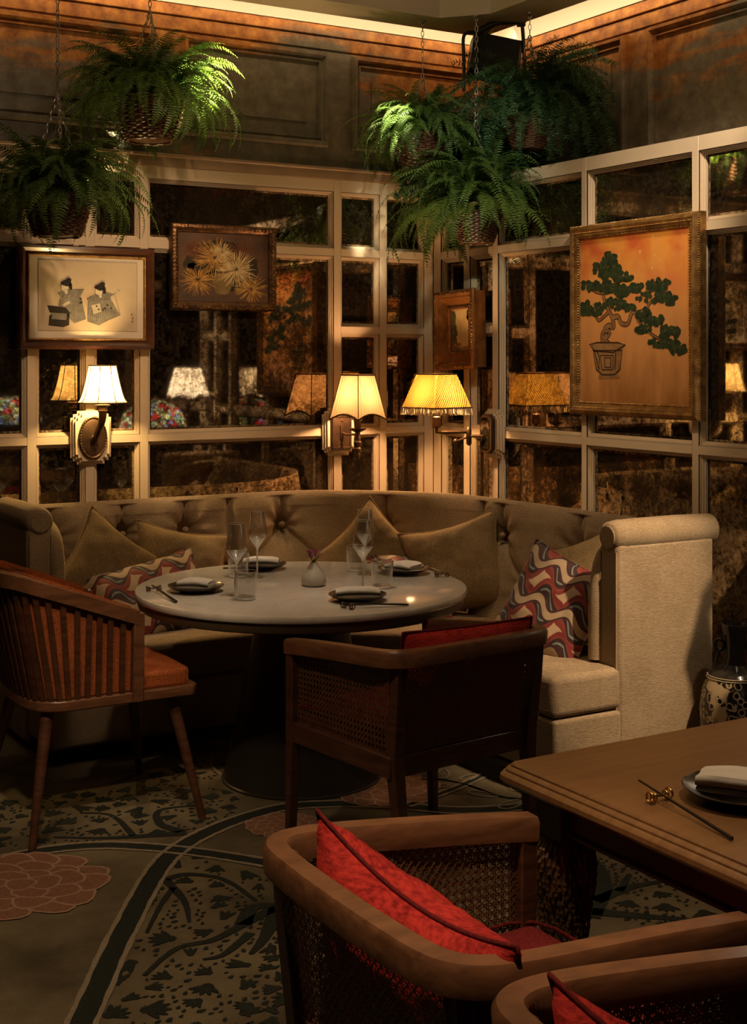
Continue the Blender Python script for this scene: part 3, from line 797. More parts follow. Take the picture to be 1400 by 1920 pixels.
def make_cane_chair(label, loc, rz):
    t = thing('cane_armchair', label, 'chair', loc, rz, 'walnut armchairs with cane panels')
    # top rail
    path = catmull([(-.300,.285,.700),(-.312,.10,.722),(-.325,-.10,.742),(-.328,-.215,.752),(-.312,-.290,.757),(-.262,-.330,.760),(-.15,-.343,.762),(0,-.347,.763),
                    (.15,-.343,.762),(.262,-.330,.760),(.312,-.290,.757),(.328,-.215,.752),(.325,-.10,.742),(.312,.10,.722),(.300,.285,.700)], 5)
    sec = [(-.024,-.052),(-.026,-.012),(-.019,-.002),(.019,-.002),(.026,-.012),(.024,-.052)]
    MB().band(path, sec).build('top_rail', M['walnut_rail'], t, smooth=40)
    for s in (-1, 1):
        mb = MB(); square_bar(mb, [(s*.262,-.31,0),(s*.272,-.28,.25),(s*.280,-.27,.40),(s*.284,-.292,.60),(s*.286,-.302,.735)], [.030,.04,.044,.044,.044], [.030,.04,.044,.042,.040])
        mb.build('leg', M['walnut'], t, bevel=.004)
        mb = MB(); square_bar(mb, [(s*.312,.265,0),(s*.302,.262,.35),(s*.300,.262,.68)], [.028,.04,.042], [.028,.04,.042])
        mb.build('leg', M['walnut'], t, bevel=.004)
        q = [(s*.288,-.255,.425),(s*.298,.245,.425),(s*.299,.245,.668),(s*.318,-.285,.712)]
        cane_panel('cane_panel', q, t)
    cane_panel('cane_panel', [(-.262,-.272,.425),(.262,-.272,.425),(.288,-.334,.715),(-.288,-.334,.715)], t)
    mb = MB()
    ring = [(-.29,-.262),(.29,-.262),(.302,.265),(-.302,.265)]
    mb.band([(x,y,.355) for x,y in ring], [(-.016,0),(.016,0),(.016,.066),(-.016,.066)], closed=True)
    mb.build('seat_frame', M['walnut'], t, bevel=.003)
    mb = MB(); mb.prism([(-.27,-.24),(.27,-.24),(.285,.275),(-.285,.275)], .405, .487)
    mb.build('seat_cushion', M['burgundy'], t, bevel=.03, seg=4)
    mb = MB(); mb.tube(catmull([(-.262,-.238,.484),(0,-.238,.484),(.262,-.238,.484),(.277,0,.484),(.277,.268,.484),(0,.27,.484),(-.277,.268,.484),(-.277,0,.484),(-.262,-.238,.484)],4), .004, 6)
    mb.build('seat_piping', M['burgundy'], t, smooth=60)
    return t
ch1 = make_cane_chair('walnut cane-back armchair with its back to us at the round marble table', (-1.663,-2.394,0), R_(6.1))
def rebuild(src, label, loc, rz):
    c = copy_tree(src); c.location = loc; c.rotation_euler = (0,0,rz); c['label'] = label; return c
ch2 = rebuild(ch1, 'walnut cane armchair holding the bright red cushion at the brown table', (-2.665,-4.295,0), R_(-90))
ch3 = rebuild(ch1, 'walnut cane armchair cut off at the bottom right corner of the picture', (-2.675,-5.03,0), R_(-90))
def chair_cushion(label, chair, lx, ly, lz, rot, w_=.54, h_=.40, t_=.13, seed=1, sag=.045, pinch=.07):
    Mx = Matrix.Translation(chair.location) @ Matrix.Rotation(chair.rotation_euler.z, 4, 'Z')
    c = Mx @ Vector((lx, ly, lz))
    t = pillow(label, M['red'], c, w_, h_, t_, rot, seed, 'red velvet cushions on the armchairs', pinch=pinch, sag=sag, pipemat=M['burgundy'])
    t.rotation_mode = 'YXZ'; t.rotation_euler = (rot[0], rot[1], rot[2]+chair.rotation_euler.z)
    return t
chair_cushion('dark red velvet cushion showing above the back of the chair at the round table', ch1, .02, -.238, .614, (R_(10), R_(1.5), 0), seed=11, h_=.36, w_=.55, sag=0., pinch=.03)
chair_cushion('bright red ribbed velvet cushion leaning on the chair at the brown table', ch2, .035, -.20, .598, (R_(13), R_(3), 0), seed=12, w_=.61, h_=.40, t_=.19)
chair_cushion('red velvet cushion in the chair at the bottom right corner', ch3, .0, -.205, .605, (R_(13), R_(-4), 0), seed=13, w_=.56, h_=.39, t_=.18)

# ------------------------------------------------------------------ slatted barrel chair
def make_slat_chair(label, loc, rz):
    t = thing('slatted_armchair', label, 'chair', loc, rz)
    def U(s, k):
        """plan curve of the shell, s 0..1 from right arm front round the back to the left arm front; k 0 seat level, 1 rail level"""
        hw = .262+.012*k; back = -.285-.085*k; front = .085
        pts = [(hw,front),(hw,-.02),(hw,-.12),(hw*.97,back*.62-.02),(hw*.80,back*.90),(hw*.45,back*.985),(0,back)]
        pts = pts + [(-x,y) for x,y in pts[-2::-1]]
        f = s*(len(pts)-1); i = min(int(f), len(pts)-2); q = f-i
        g = lambda j: Vector(pts[max(0,min(len(pts)-1,j))]).to_3d()
        a, b, c, d = g(i-1), g(i), g(i+1), g(i+2)
        return .5*((2*b)+(c-a)*q+(2*a-5*b+4*c-d)*q*q+(3*b-a-3*c+d)*q**3)
    def rz_(s):
        y = U(s,1).y
        return .765+.155*max(0,min(1,(.085-y)/.42))
    N_ = 60
    path = [tuple(U(i/N_,1)+Vector((0,0,rz_(i/N_)))) for i in range(N_+1)]
    MB().band(path, [(-.017,-.052),(-.018,-.004),(-.012,0),(.012,0),(.018,-.004),(.017,-.052)]).build('top_rail', M['walnut_rail'], t, smooth=40)
    # seat band: closed outline, square front
    seat = [tuple(U(i/40,0)) for i in range(41)]
    out = [(.272,.295,0),(.272,.2,0)] + [(p[0]*1.03,p[1]*1.02,0) for p in seat] + [(-.272,.2,0),(-.272,.295,0),(-.25,.318,0),(0,.325,0),(.25,.318,0)]
    mb = MB(); mb.prism([(p[0],p[1]) for p in out], .437, .476); mb.build('seat_frame', M['walnut_rail'], t, bevel=.006)
    mb = MB(); mb.prism([(p[0]*.93,p[1]*.93) for p in out], .47, .535); mb.build('seat_cushion', M['rust'], t, bevel=.028, seg=4)
    sl = 31
    for i in range(sl):
        s = (i+.5)/sl
        a = U(s,0)+Vector((0,0,.474)); b = U(s,1)+Vector((0,0,rz_(s)-.045))
        tg = (U(min(1,s+.01),.5)-U(max(0,s-.01),.5)).normalized(); nn = Vector((tg.y,-tg.x,0))
        w_, d_ = .0092, .006
        P = []
        for p in (a, b):
            P += [p-tg*w_-nn*d_, p+tg*w_-nn*d_, p+tg*w_+nn*d_, p-tg*w_+nn*d_]
        MB().hexa(P).build('slat', M['walnut'], t)
    for s in (0, 1):
        a = U(s,0)+Vector((0,0,.44)); b = U(s,1)+Vector((0,0,.755))
        mb = MB(); square_bar(mb, [tuple(a), tuple(b)], .034, .040); mb.build('arm_post', M['walnut_rail'], t, bevel=.004)
    # upholstered inner shell
    def shell(u, v):
        k = v; s = .02+.96*u
        p = U(s, k); c = Vector((0,.05,0)); n = (c-p); n.z = 0; n.normalize()
        z = .50+(rz_(s)+.004-.50)*v
        off = .022+.040*math.sin(PI*min(1,v*1.15))**.6 if v < .87 else .022+.040*math.sin(PI*min(1,.87*1.15))**.6*(1-(v-.87)/.13)
        q = p+n*off; return (q.x, q.y, z)
    def shell_back(u, v):
        s = .02+.96*u; p = U(s, v); n = Vector((0,.05,0))-p; n.z = 0; n.normalize()
        q = p+n*.009; return (q.x, q.y, .48+(rz_(s)-.02-.48)*v)
    mb = MB(); mb.grid(shell, 61, 16); mb.grid(shell_back, 61, 6); mb.build('inner_upholstery', M['rust'], t, smooth=180)
    for sx in (-1, 1):
        for sy, fy in ((.235,.315),(-.215,-.305)):
            mb = MB(); mb.tube([(sx*.20,sy,.445),(sx*.31,fy,0)], [.024,.0125], 14)
            mb.build('leg', M['walnut'], t, smooth=50)
    return t
make_slat_chair('slatted walnut barrel chair with rust velvet seat at the left edge', (-2.462,-1.455,0), R_(-90))

# ------------------------------------------------------------------ round marble table
def marble():
    m, nt, b = newmat('white_veined_marble')
    tc = N(nt, 'ShaderNodeTexCoord')
    n = N(nt, 'ShaderNodeTexNoise', i_Scale=3.2, i_Detail=9., i_Roughness=.62, i_Distortion=1.4); L(nt, tc.outputs['Object'], n.inputs['Vector'])
    L(nt, ramp(nt, n.outputs[0], [(.36,(.60,.54,.47)),(.46,(.66,.60,.53)),(.50,(.58,.52,.45)),(.54,(.66,.60,.53)),(.66,(.61,.55,.48))]), b.inputs['Base Color'])
    b.inputs['Roughness'].default_value = .11
    return m
M['marble'] = marble()
TC = (-1.605, -1.495); TR = .652; TZ = .75
tb = thing('round_table', 'round white marble dining table on a dark conical base', 'table', (TC[0],TC[1],0))
MB().lathe([(.0,.721),(TR-.012,.721),(TR-.003,.724),(TR,.730),(TR,.742),(TR-.003,.748),(TR-.008,.75),(.0,.75)], 128, cap=False).build('marble_top', M['marble'], tb, smooth=30)
MB().lathe([(0,.682),(TR-.030,.682),(TR-.016,.688),(TR-.012,.700),(TR-.012,.7205),(0,.7205)], 96, cap=False).build('under_top', pmat('bronze_table_edge',(.085,.055,.03),.4), tb, smooth=30)
MB().lathe([(.315,0),(.315,.008),(.308,.012),(.165,.682)], 96).build('pedestal', M['basemetal'], tb, smooth=30)

# ------------------------------------------------------------------ brown dining table with carved legs
dt = thing('dining_table', 'brown lacquered dining table with moulded edge and carved fur legs', 'table', (-1.5,-4.85,0))
X0, X1, Y0, Y1 = -2.335, -.70, -6.0, -3.785
def rr(x0, x1, y0, y1, r, k=6):
    out = []
    for cx, cy_, a0 in ((x0+r,y0+r,PI),(x1-r,y0+r,1.5*PI),(x1-r,y1-r,0),(x0+r,y1-r,.5*PI)):
        for i in range(k+1):
            a = a0+.5*PI*i/k; out.append((cx+r*math.cos(a), cy_+r*math.sin(a)))
    return out
def slab(prof, mat, name, r0=.045):
    mb = MB(); rings = []
    for ins, z in prof: rings.append([(x,y,z) for x,y in rr(X0+ins, X1-ins, Y0+ins, Y1-ins, max(.004, r0-ins))])
    n = len(rings[0]); vs = [p for r in rings for p in r]
    fs = [(j*n+i, j*n+(i+1)%n, (j+1)*n+(i+1)%n, (j+1)*n+i) for j in range(len(rings)-1) for i in range(n)]
    fs += [tuple(range(n))[::-1], tuple((len(rings)-1)*n+i for i in range(n))]
    mb.add(vs, fs); local(mb, dt); return mb.build(name, mat, dt, smooth=30)
slab([(.055,.700),(.02,.702),(.006,.708),(0,.716),(.002,.725),(.008,.731),(.013,.733),(.014,.737),(.019,.741),(.025,.7425),(.026,.7465),(.031,.750),(.034,.750)], M['tablewood'], 'table_top')
slab([(.085,.612),(.080,.614),(.078,.622),(.082,.626),(.086,.628),(.086,.700)], M['tabledark'], 'apron', .10)
M['fur'] = pmat('carved_bronze_fur', (.26,.135,.06), .36, metal=.55, col2=(.10,.05,.025), nscale=18)
def fur_leg(cx, cy_):
    mb = MB().box(cx-.045, cx+.045, cy_-.045, cy_+.045, .600, .705); local(mb, dt)
    lg = mb.build('leg_block', M['tabledark'], dt, bevel=.006)
    mb = MB(); mb.lathe([(.062,.596),(.066,.600),(.062,.606),(.055,.610)], 4, (cx,cy_,0), a0=PI/4); local(mb, dt)
    mb.build('leg_collar', M['tabledark'], lg)
    prof = [(.050,.600),(.062,.575),(.068,.54),(.066,.50),(.056,.44),(.046,.36),(.038,.26),(.034,.18),(.036,.12),(.048,.07),(.058,.03),(.050,0)]
    def rad(z):
        for (r0,z0),(r1,z1) in zip(prof, prof[1:]):
            if z1 <= z <= z0: t = (z0-z)/(z0-z1+1e-9); return r0+(r1-r0)*t
        return .05
    mb = MB(); mb.lathe([(r*.93,z) for r,z in prof][::-1], 20, (cx,cy_,0)); local(mb, dt)
    core = mb.build('carved_leg', M['fur'], dt, smooth=60)
    r = random.Random(int(cx*100)); mb = MB()
    z = .60; row = 0
    while z > .06:
        rr_ = rad(z); n = max(12, int(2*PI*rr_/.0125))
        for i in range(n):
            a = 2*PI*(i+.5*(row%2))/n+r.uniform(-.08,.08); ln = r.uniform(.030,.046); z1 = max(.01, z-ln)
            c, s = math.cos(a), math.sin(a); tx, ty = -s, c; w_ = .0052
            r0 = rr_*.95; rm = rad((z+z1)/2)+.0065; r1 = rad(z1)+.002; sw = r.uniform(-.006,.006)
            p0 = (cx+r0*c, cy_+r0*s, z); p3 = (cx+r1*c+tx*sw, cy_+r1*s+ty*sw, z1); zm = (z+z1)/2
            pa = (cx+(rm-.005)*c+tx*w_, cy_+(rm-.005)*s+ty*w_, zm); pb = (cx+(rm-.005)*c-tx*w_, cy_+(rm-.005)*s-ty*w_, zm)
            pm = (cx+rm*c, cy_+rm*s, zm)
            mb.add([p0,pa,pm,pb,p3], [(0,1,2),(0,2,3),(1,4,2),(2,4,3)])
        z -= .016; row += 1
    local(mb, dt); tag(mb.build('carved_fur', M['fur'], core), kind='stuff')
for cx, cy_ in ((-2.225,-3.905),(-2.225,-5.88),(-.81,-3.905),(-.81,-5.88)): fur_leg(cx, cy_)
# ------------------------------------------------------------------ wall sconces
def shade_mat(name, col, tr):
    m, nt, b = newmat(name); nt.nodes.remove(b); out = nt.nodes['Material Output']
    d = N(nt, 'ShaderNodeBsdfDiffuse', i_Color=c4(col)); t = N(nt, 'ShaderNodeBsdfTranslucent', i_Color=c4(tr))
    mx = N(nt, 'ShaderNodeMixShader', i_0=.5); L(nt, d.outputs[0], mx.inputs[1]); L(nt, t.outputs[0], mx.inputs[2]); L(nt, mx.outputs[0], out.inputs[0])
    return m
M['shade1'] = shade_mat('cream_shade_silk', (.85,.75,.55), (.95,.80,.50))
M['shade2'] = shade_mat('ivory_pleated_silk', (.58,.42,.26), (.21,.145,.075))
M['shade3'] = shade_mat('yellow_pleated_silk', (.55,.34,.09), (.29,.185,.038))
M['shade4'] = shade_mat('white_pleated_silk', (.8,.78,.74), (.9,.88,.82))
M['trim_brown'] = pmat('brown_braid', (.13,.065,.03), .7)
M['pleat_dark'] = pmat('ochre_pleat_shadow', (.20,.095,.018), .8)
M['fringe'] = pmat('cream_fringe', (.62,.48,.30), .8, col2=(.42,.30,.17), nscale=60, stretch=(4,4,.4))
def bulb(root, loc, energy, color, r=.022):
    d = bpy.data.lights.new('bulb', 'POINT'); d.energy = energy; d.color = color; d.shadow_soft_size = r
    o = bpy.data.objects.new('bulb', d); COL.objects.link(o); o.parent = root; o.location = loc
def stepped_plate(root, w_, h_):
    """cream art-deco mounting plate: three stacked outlines with stepped heads"""
    def outline(s, ins):
        a = w_/2-ins; b = h_/2-ins; st = .016
        P = [(-a,-b+2*st),(-a+st*.8,-b+2*st),(-a+st*.8,-b+st),(-a+st*2,-b+st),(-a+st*2,-b),(a-st*2,-b),(a-st*2,-b+st),(a-st*.8,-b+st),(a-st*.8,-b+2*st),(a,-b+2*st)]
        return P + [(x,-z) for x,z in P[::-1]]
    for k, (ins, y0, y1) in enumerate(((0,-.012,.0),(.008,-.024,-.012),(.016,-.036,-.024))):
        MB().prism(outline(0, ins), y0, y1, 'y').build('mounting_plate', M['cream'], root, bevel=.0015, seg=1)
def sconce1(loc, rz, label):
    t = thing('wall_sconce', label, 'wall lamp', loc, rz, 'lit wall sconces')
    stepped_plate(t, .20, .255)
    # oval back plate with beaded rim
    mb = MB()
    def ov(u, v):
        a = 2*PI*u; prof = [(1,0),(1,.010),(.93,.014),(.86,.010),(.78,.012),(.45,.016),(.02,.018)]
        f = v*(len(prof)-1); i = min(int(f), len(prof)-2); q = f-i
        r = prof[i][0]*(1-q)+prof[i+1][0]*q; h = prof[i][1]*(1-q)+prof[i+1][1]*q
        return (.069*r*math.cos(a), -.036-h, .103*r*math.sin(a))
    mb.grid(ov, 40, 13, cu=True); bp = mb.build('back_plate', M['bronze'], t, smooth=40)
    mb = MB()
    for i in range(44):
        a = 2*PI*i/44; mb.sphere((.064*math.cos(a), -.050, .096*math.sin(a)), .0042, 6, 4)
    mb.build('beaded_rim', M['bronze'], bp, smooth=60)
    mb = MB(); mb.lathe([(.016,0),(.018,.01),(.010,.018),(.012,.03),(.006,.036)], 14); mb.xf(Matrix.Translation((0,-.052,-.005)) @ Matrix.Rotation(PI/2,4,'X'))
    mb.sphere((.012,-.075,-.035), .005, 8, 6); mb.build('boss', M['bronze'], bp, smooth=40)
    path = catmull([(0,-.06,-.005),(0,-.085,.005),(0,-.115,.035),(0,-.150,.065),(0,-.172,.10),(0,-.175,.135)], 6)
    MB().tube(path, [.013+.006*i/(len(path)-1) for i in range(len(path))], 12).build('arm', M['bronze'], t, smooth=60)
    MB().lathe([(.020,.125),(.024,.132),(.021,.138),(.022,.150),(.036,.156),(.036,.160),(.020,.162),(.018,.175)], 20, (0,-.175,0)).build('cup', M['bronze'], t, smooth=40)
    # bell shade, eight ribs
    def prof(v): return .1135-(.1135-.062)*(v**.62) if v > 0 else .1135
    H0, HH = .170, .172
    mb = MB(); mb.grid(lambda u, v: (prof(v)*math.cos(2*PI*u), -.175+prof(v)*math.sin(2*PI*u), H0+HH*v), 48, 14, cu=True)
    sh = mb.build('shade', M['shade1'], t, smooth=180)
    mb = MB()
    for k in range(8):
        a = 2*PI*k/8+.25
        mb.tube([((prof(i/10)+.001)*math.cos(a), -.175+(prof(i/10)+.001)*math.sin(a), H0+HH*i/10) for i in range(11)], .0022, 5)
    for v in (0, 1): mb.tube([((prof(v)+.001)*math.cos(2*PI*i/40), -.175+(prof(v)+.001)*math.sin(2*PI*i/40), H0+HH*v) for i in range(40)], .003, 6, closed=True)
    mb.build('shade_rib', M['trim_brown'], sh, smooth=60)
    bulb(t, (0,-.175,.245), 17, (1,.66,.26))
    return t
def poly_shade(nc, R0, R1, z0, z1, a0, mat, parent, c, scallop=0., pleats=10, diag=0., amp=.0016, bow=0.):
    """many-sided pleated shade; returns shade object and bottom corner points"""
    mb = MB(); K = 10*pleats//2; NV = 14
    for k in range(nc):
        A0 = a0+2*PI*k/nc; A1 = a0+2*PI*(k+1)/nc
        def P(u, v):
            Rv = R0+(R1-R0)*v
            x = c[0]+Rv*(math.cos(A0)*(1-u)+math.cos(A1)*u); y = c[1]+Rv*(math.sin(A0)*(1-u)+math.sin(A1)*u)
            am = (A0+A1)/2; w_ = abs(((u+diag*v)*pleats) % 1.0-.5)*2-.5
            e = min(1, 12*u, 12*(1-u))
            x += math.cos(am)*(w_*amp*2*e-bow*math.sin(PI*u)); y += math.sin(am)*(w_*amp*2*e-bow*math.sin(PI*u))
            return (x, y, c[2]+z0+(z1-z0)*v + scallop*math.sin(PI*u)*(1-v)**2)
        mb.grid(P, K+1, NV)
    sh = mb.build('shade', mat, parent, smooth=25)
    return sh
def sconce2(loc, rz, label, shade='shade2', energy=18.0, col=(1,.56,.27), group='lit wall sconces'):
    t = thing('wall_sconce', label, 'wall lamp', loc, rz, group)
    stepped_plate(t, .19, .25)
    mb = MB(); mb.box(-.062,.062,-.046,-.036,-.092,.092); bp = mb.build('back_plate', M['bronze'], t, bevel=.004)
    mb = MB(); mb.rect(-.060,.060,-.090,.090,[(0,.046),(.004,.052),(.010,.052),(.013,.047)])
    for i in range(13):
        for z in (-.085,.085): mb.box(-.056+i*.0088,-.056+i*.0088+.005,-.055,-.050,z-.005,z+.005)
    mb.build('fluted_border', M['bronze'], bp)
    mb = MB()
    for z in (-.06,.06): mb.sphere((0,-.048,z), .006, 8, 6)
    mb.box(-.010,.010,-.054,-.046,-.035,.035); mb.build('boss', M['bronze'], bp, smooth=40)
    mb = MB(); mb.tube(catmull([(0,-.05,-.005),(0,-.10,-.012),(0,-.15,-.008),(0,-.213,-.006)],5), .006, 8); mb.build('arm', M['bronze'], t, smooth=60)
    cz = .0
    mb = MB(); mb.lathe([(.004,-.135),(.012,-.128),(.015,-.11),(.012,-.10),(.018,-.094),(.019,-.078),(.014,-.070),(.020,-.062),(.021,-.045),(.015,-.036),(.017,-.02),(.012,-.010),(.014,.006),(.028,.012),(.044,.022),(.046,.028),(.030,.026),(.016,.026),(.018,.034),(.016,.075),(.012,.08)], 18, (0,-.213,0))
    mb.build('candle_stem', M['bronze'], t, smooth=35)
    a0 = math.atan2(_E[1]-loc[1], _E[0]-loc[0])-rz
    sh = poly_shade(6, .166, .098, .075, .300, a0, M[shade], t, (0,-.213,0), scallop=.028, pleats=10, bow=.006)
    mb = MB()
    for R0, z, sc in ((.167,.075,.028),(.0995,.300,0)):
        ring = []
        for k in range(6):
            A0 = a0+2*PI*k/6; A1 = a0+2*PI*(k+1)/6
            for i in range(10):
                u = i/10; am = (A0+A1)/2; bw = .006*math.sin(PI*u)
                ring.append((R0*(math.cos(A0)*(1-u)+math.cos(A1)*u)-math.cos(am)*bw, -.213+R0*(math.sin(A0)*(1-u)+math.sin(A1)*u)-math.sin(am)*bw, z+sc*math.sin(PI*u)))
        mb.tube(ring, .0042, 6, closed=True)
    for k in range(6):
        A = a0+2*PI*k/6
        mb.tube([(.167*math.cos(A), -.213+.167*math.sin(A), .075), (.099*math.cos(A), -.213+.099*math.sin(A), .300)], .0022, 5)
    mb.build('braid', M['trim_brown'], sh, smooth=60)
    bulb(t, (0,-.213,.19), energy, col)
    return t
def sconce3(loc, rz, label, shade_local):
    t = thing('wall_sconce', label, 'wall lamp', loc, rz, 'lit wall sconces')
    stepped_plate(t, .17, .25)
    def octo(w_, h_, c): return [(-w_,-h_+c),(-w_+c,-h_),(w_-c,-h_),(w_,-h_+c),(w_,h_-c),(w_-c,h_),(-w_+c,h_),(-w_,h_-c)]
    MB().prism(octo(.052,.100,.024), -.062, -.036, 'y').build('back_plate', M['bronze'], t, bevel=.005)
    MB().prism(octo(.037,.083,.017), -.066, -.0625, 'y').build('mirror_inset', M['mirror'], t, bevel=.003)
    sx, sy, sz = shade_local
    el = (sx*.55-.0, sy*.42, -.012)
    mb = MB(); mb.tube([(0,-.062,-.03),(0,-.075,-.012),(el[0],el[1],el[2])], .0085, 10); mb.tube([(el[0],el[1],el[2]+.02),(sx*.85,sy*.9,el[2]+.02),(sx,sy,el[2]+.02),(sx,sy,.05)], .0085, 10)
    mb.build('swing_arm', M['bronze'], t, smooth=40)
    mb = MB(); mb.lathe([(.006,-.05),(.014,-.04),(.014,.03),(.010,.04),(.005,.046)], 14, el); mb.sphere((el[0]-.06,el[1]-.04,el[2]-.03), .016, 10, 8); mb.tube([(el[0]-.01,el[1]-.01,el[2]-.01),(el[0]-.06,el[1]-.04,el[2]-.03)], .005, 8)
    mb.build('pivot', M['bronze'], t, smooth=40)
    MB().lathe([(.012,.030),(.021,.036),(.021,.085),(.015,.09)], 18, (sx,sy,0)).build('socket', M['bronze'], t, smooth=35)
    a0 = math.atan2(_E[1]-loc[1], _E[0]-loc[0])-rz
    z0, z1 = .135, .305
    sh = poly_shade(4, .178, .102, z0, z1, a0, M['shade3'], t, (sx,sy,0), pleats=16, diag=-.55, amp=.0022)
    for R0, z in ((.180,z0),(.1035,z1)):
        ring = [(sx+R0*math.cos(a0+2*PI*k/4), sy+R0*math.sin(a0+2*PI*k/4), z) for k in range(4)]
        ring2 = []
        for k in range(4):
            for i in range(6): ring2.append(tuple(Vector(ring[k]).lerp(Vector(ring[(k+1)%4]), i/6)))
        MB().tube(ring2, .0042, 6, closed=True).build('braid', M['trim_brown'], sh, smooth=60)
    mb = MB()      # dark lines painting in the shade between the diagonal pleats
    for k in range(4):
        A0 = a0+2*PI*k/4; A1 = a0+2*PI*(k+1)/4
        for i in range(-8, 17):
            P = []
            for j in range(9):
                v = j/8; u = i/16+.55*v
                if u < 0 or u > 1: continue
                Rv = .1815+(.105-.1815)*v
                P.append((sx+Rv*(math.cos(A0)*(1-u)+math.cos(A1)*u), sy+Rv*(math.sin(A0)*(1-u)+math.sin(A1)*u), z0+(z1-z0)*v))
            if len(P) > 2: mb.tube(P, .0017, 4)
    tag(mb.build('pleat_shade_lines', M['pleat_dark'], sh), kind='stuff')
    mb = MB(); r = random.Random(4)
    for k in range(4):
        A = Vector((sx+.181*math.cos(a0+2*PI*k/4), sy+.181*math.sin(a0+2*PI*k/4), 0)); B = Vector((sx+.181*math.cos(a0+2*PI*(k+1)/4), sy+.181*math.sin(a0+2*PI*(k+1)/4), 0))
        out = ((A+B)/2-Vector((sx,sy,0))).normalized(); tg = (B-A).normalized()
        for i in range(70):
            p = A.lerp(B, (i+.5)/70)+out*r.uniform(-.002,.004); ln = r.uniform(.030,.038); o2 = p+out*r.uniform(0,.008)+tg*r.uniform(-.003,.003)
            mb.tube([(p.x,p.y,z0-.001),(o2.x,o2.y,z0-ln)], [.0018,.0024], 4)
    tag(mb.build('fringe', M['fringe'], sh), kind='stuff')
    bulb(t, (sx,sy,.20), 18.0, (1,.58,.25))
    return t
sconce1((-1.953,0,1.272), 0, 'sconce with glowing cream bell shade and oval bronze plate under the figure print')
sconce2((-.604,0,1.262), 0, 'sconce with pleated ivory scalloped shade left of the wall corner')
sconce3((0,-.576,1.262), -PI/2, 'swing-arm sconce with square yellow pleated fringed shade', (-.12,-.28,0))
sconce2((0,-2.882,1.262), -PI/2, 'sconce with white pleated shade beyond the right edge, seen in the mirror', 'shade4', 7.0, (1,.84,.62))

def pendant(loc, drop, e):  # unseen lamp added to fill the tray ceiling and upper walls with light
    t = thing('fill_pendant', 'opal globe pendant lamp added out of frame to fill the ceiling with light', 'pendant lamp', loc)
    m, nt, b = newmat('opal_glass'); b.inputs['Base Color'].default_value = (.8,.7,.5,1); b.inputs['Emission Color'].default_value = (1,.72,.42,1); b.inputs['Emission Strength'].default_value = 1.5
    MB().tube([(0,0,.10),(0,0,drop)], .006, 8).build('stem', M['brass'], t); MB().lathe([(.05,.085),(.055,.10),(.02,.12),(.006,.13)], 20).build('cap', M['brass'], t, smooth=40)
    g = MB().sphere((0,0,0), .10, 24, 16).build('globe', m, t, smooth=180)
    bulb(t, (0,0,.16), e, (1,.74,.46), .08)
pendant((-2.3,-2.9,3.20), .61, 32)
# ------------------------------------------------------------------ framed pictures
M['frame_dark'] = pmat('dark_mahogany_frame', (.085,.03,.014), .3, col2=(.045,.015,.008), nscale=7, stretch=(1,1,4), coat=.3)
M['gold'] = pmat('antique_gold', (.56,.33,.11), .32, metal=.8, col2=(.24,.115,.038), nscale=22, bump=.15, bscale=60)
M['gold_dark'] = pmat('tarnished_gold', (.20,.10,.035), .4, metal=.7, col2=(.06,.028,.014), nscale=25, bump=.3, bscale=70)
M['mat_cream'] = pmat('cream_mount', (.66,.55,.42), .8)
def flatcol(name, c, c2=None, ns=40): return pmat(name, c, .75, col2=c2, nscale=ns, spec=.2) if c2 else pmat(name, c, .75, spec=.2)
M['face_pale'] = flatcol('pale_skin_wash', (.66,.56,.42)); M['ink'] = flatcol('black_ink', (.022,.018,.016)); M['ink_grey'] = flatcol('grey_wash', (.25,.225,.19), (.16,.145,.12)); M['ink_pale'] = flatcol('pale_wash', (.50,.42,.31))
def streak(name, cols, ns, st, lo=.3):
    m, nt, b = newmat(name); tc = N(nt, 'ShaderNodeTexCoord'); mp = N(nt, 'ShaderNodeMapping'); mp.inputs['Scale'].default_value = st
    n = N(nt, 'ShaderNodeTexNoise', i_Scale=ns, i_Detail=7., i_Roughness=.6); L(nt, tc.outputs['Object'], mp.inputs[0]); L(nt, mp.outputs[0], n.inputs['Vector'])
    k = len(cols); L(nt, ramp(nt, n.outputs[0], [(lo+(1-2*lo)*i/(k-1), c) for i, c in enumerate(cols)]), b.inputs['Base Color'])
    b.inputs['Roughness'].default_value = .5; return m
def ring_strokes(mb, pts, w_, y, closed=False):
    """flat stroke through points in the xz plane"""
    P = [Vector((p[0],0,p[1])) for p in pts]; n = len(P); vs = []
    for i, p in enumerate(P):
        t = (P[(i+1)%n]-P[i-1]) if closed else P[min(i+1,n-1)]-P[max(i-1,0)]
        if t.length < 1e-9: t = Vector((1,0,0))
        t.normalize(); nn = Vector((-t.z,0,t.x)); h = (w_[i] if isinstance(w_, list) else w_)/2
        vs += [(p.x+nn.x*h, y, p.z+nn.z*h), (p.x-nn.x*h, y, p.z-nn.z*h)]
    m = n if closed else n-1
    mb.add(vs, [(2*i, 2*i+1, (2*i+3)%(2*n), (2*i+2)%(2*n)) for i in range(m)])
def blob(mb, c, rx, rz_, y, r, n=16, wob=.12):
    ph = r.uniform(0, 6)
    mb.flat([(c[0]+rx*math.cos(2*PI*i/n)*(1+wob*math.sin(3*2*PI*i/n+ph)), c[1]+rz_*math.sin(2*PI*i/n)*(1+wob*math.cos(4*2*PI*i/n+ph))) for i in range(n)], y, 'y')
def cat2(pts, k=6): return [(p[0], p[2]) for p in catmull([(a,0,b) for a,b in pts], k)]
def canvas(t, x0, x1, z0, z1, y, mat, name='canvas'):
    return MB().box(x0, x1, y, y+.004, z0, z1).build(name, mat, t)
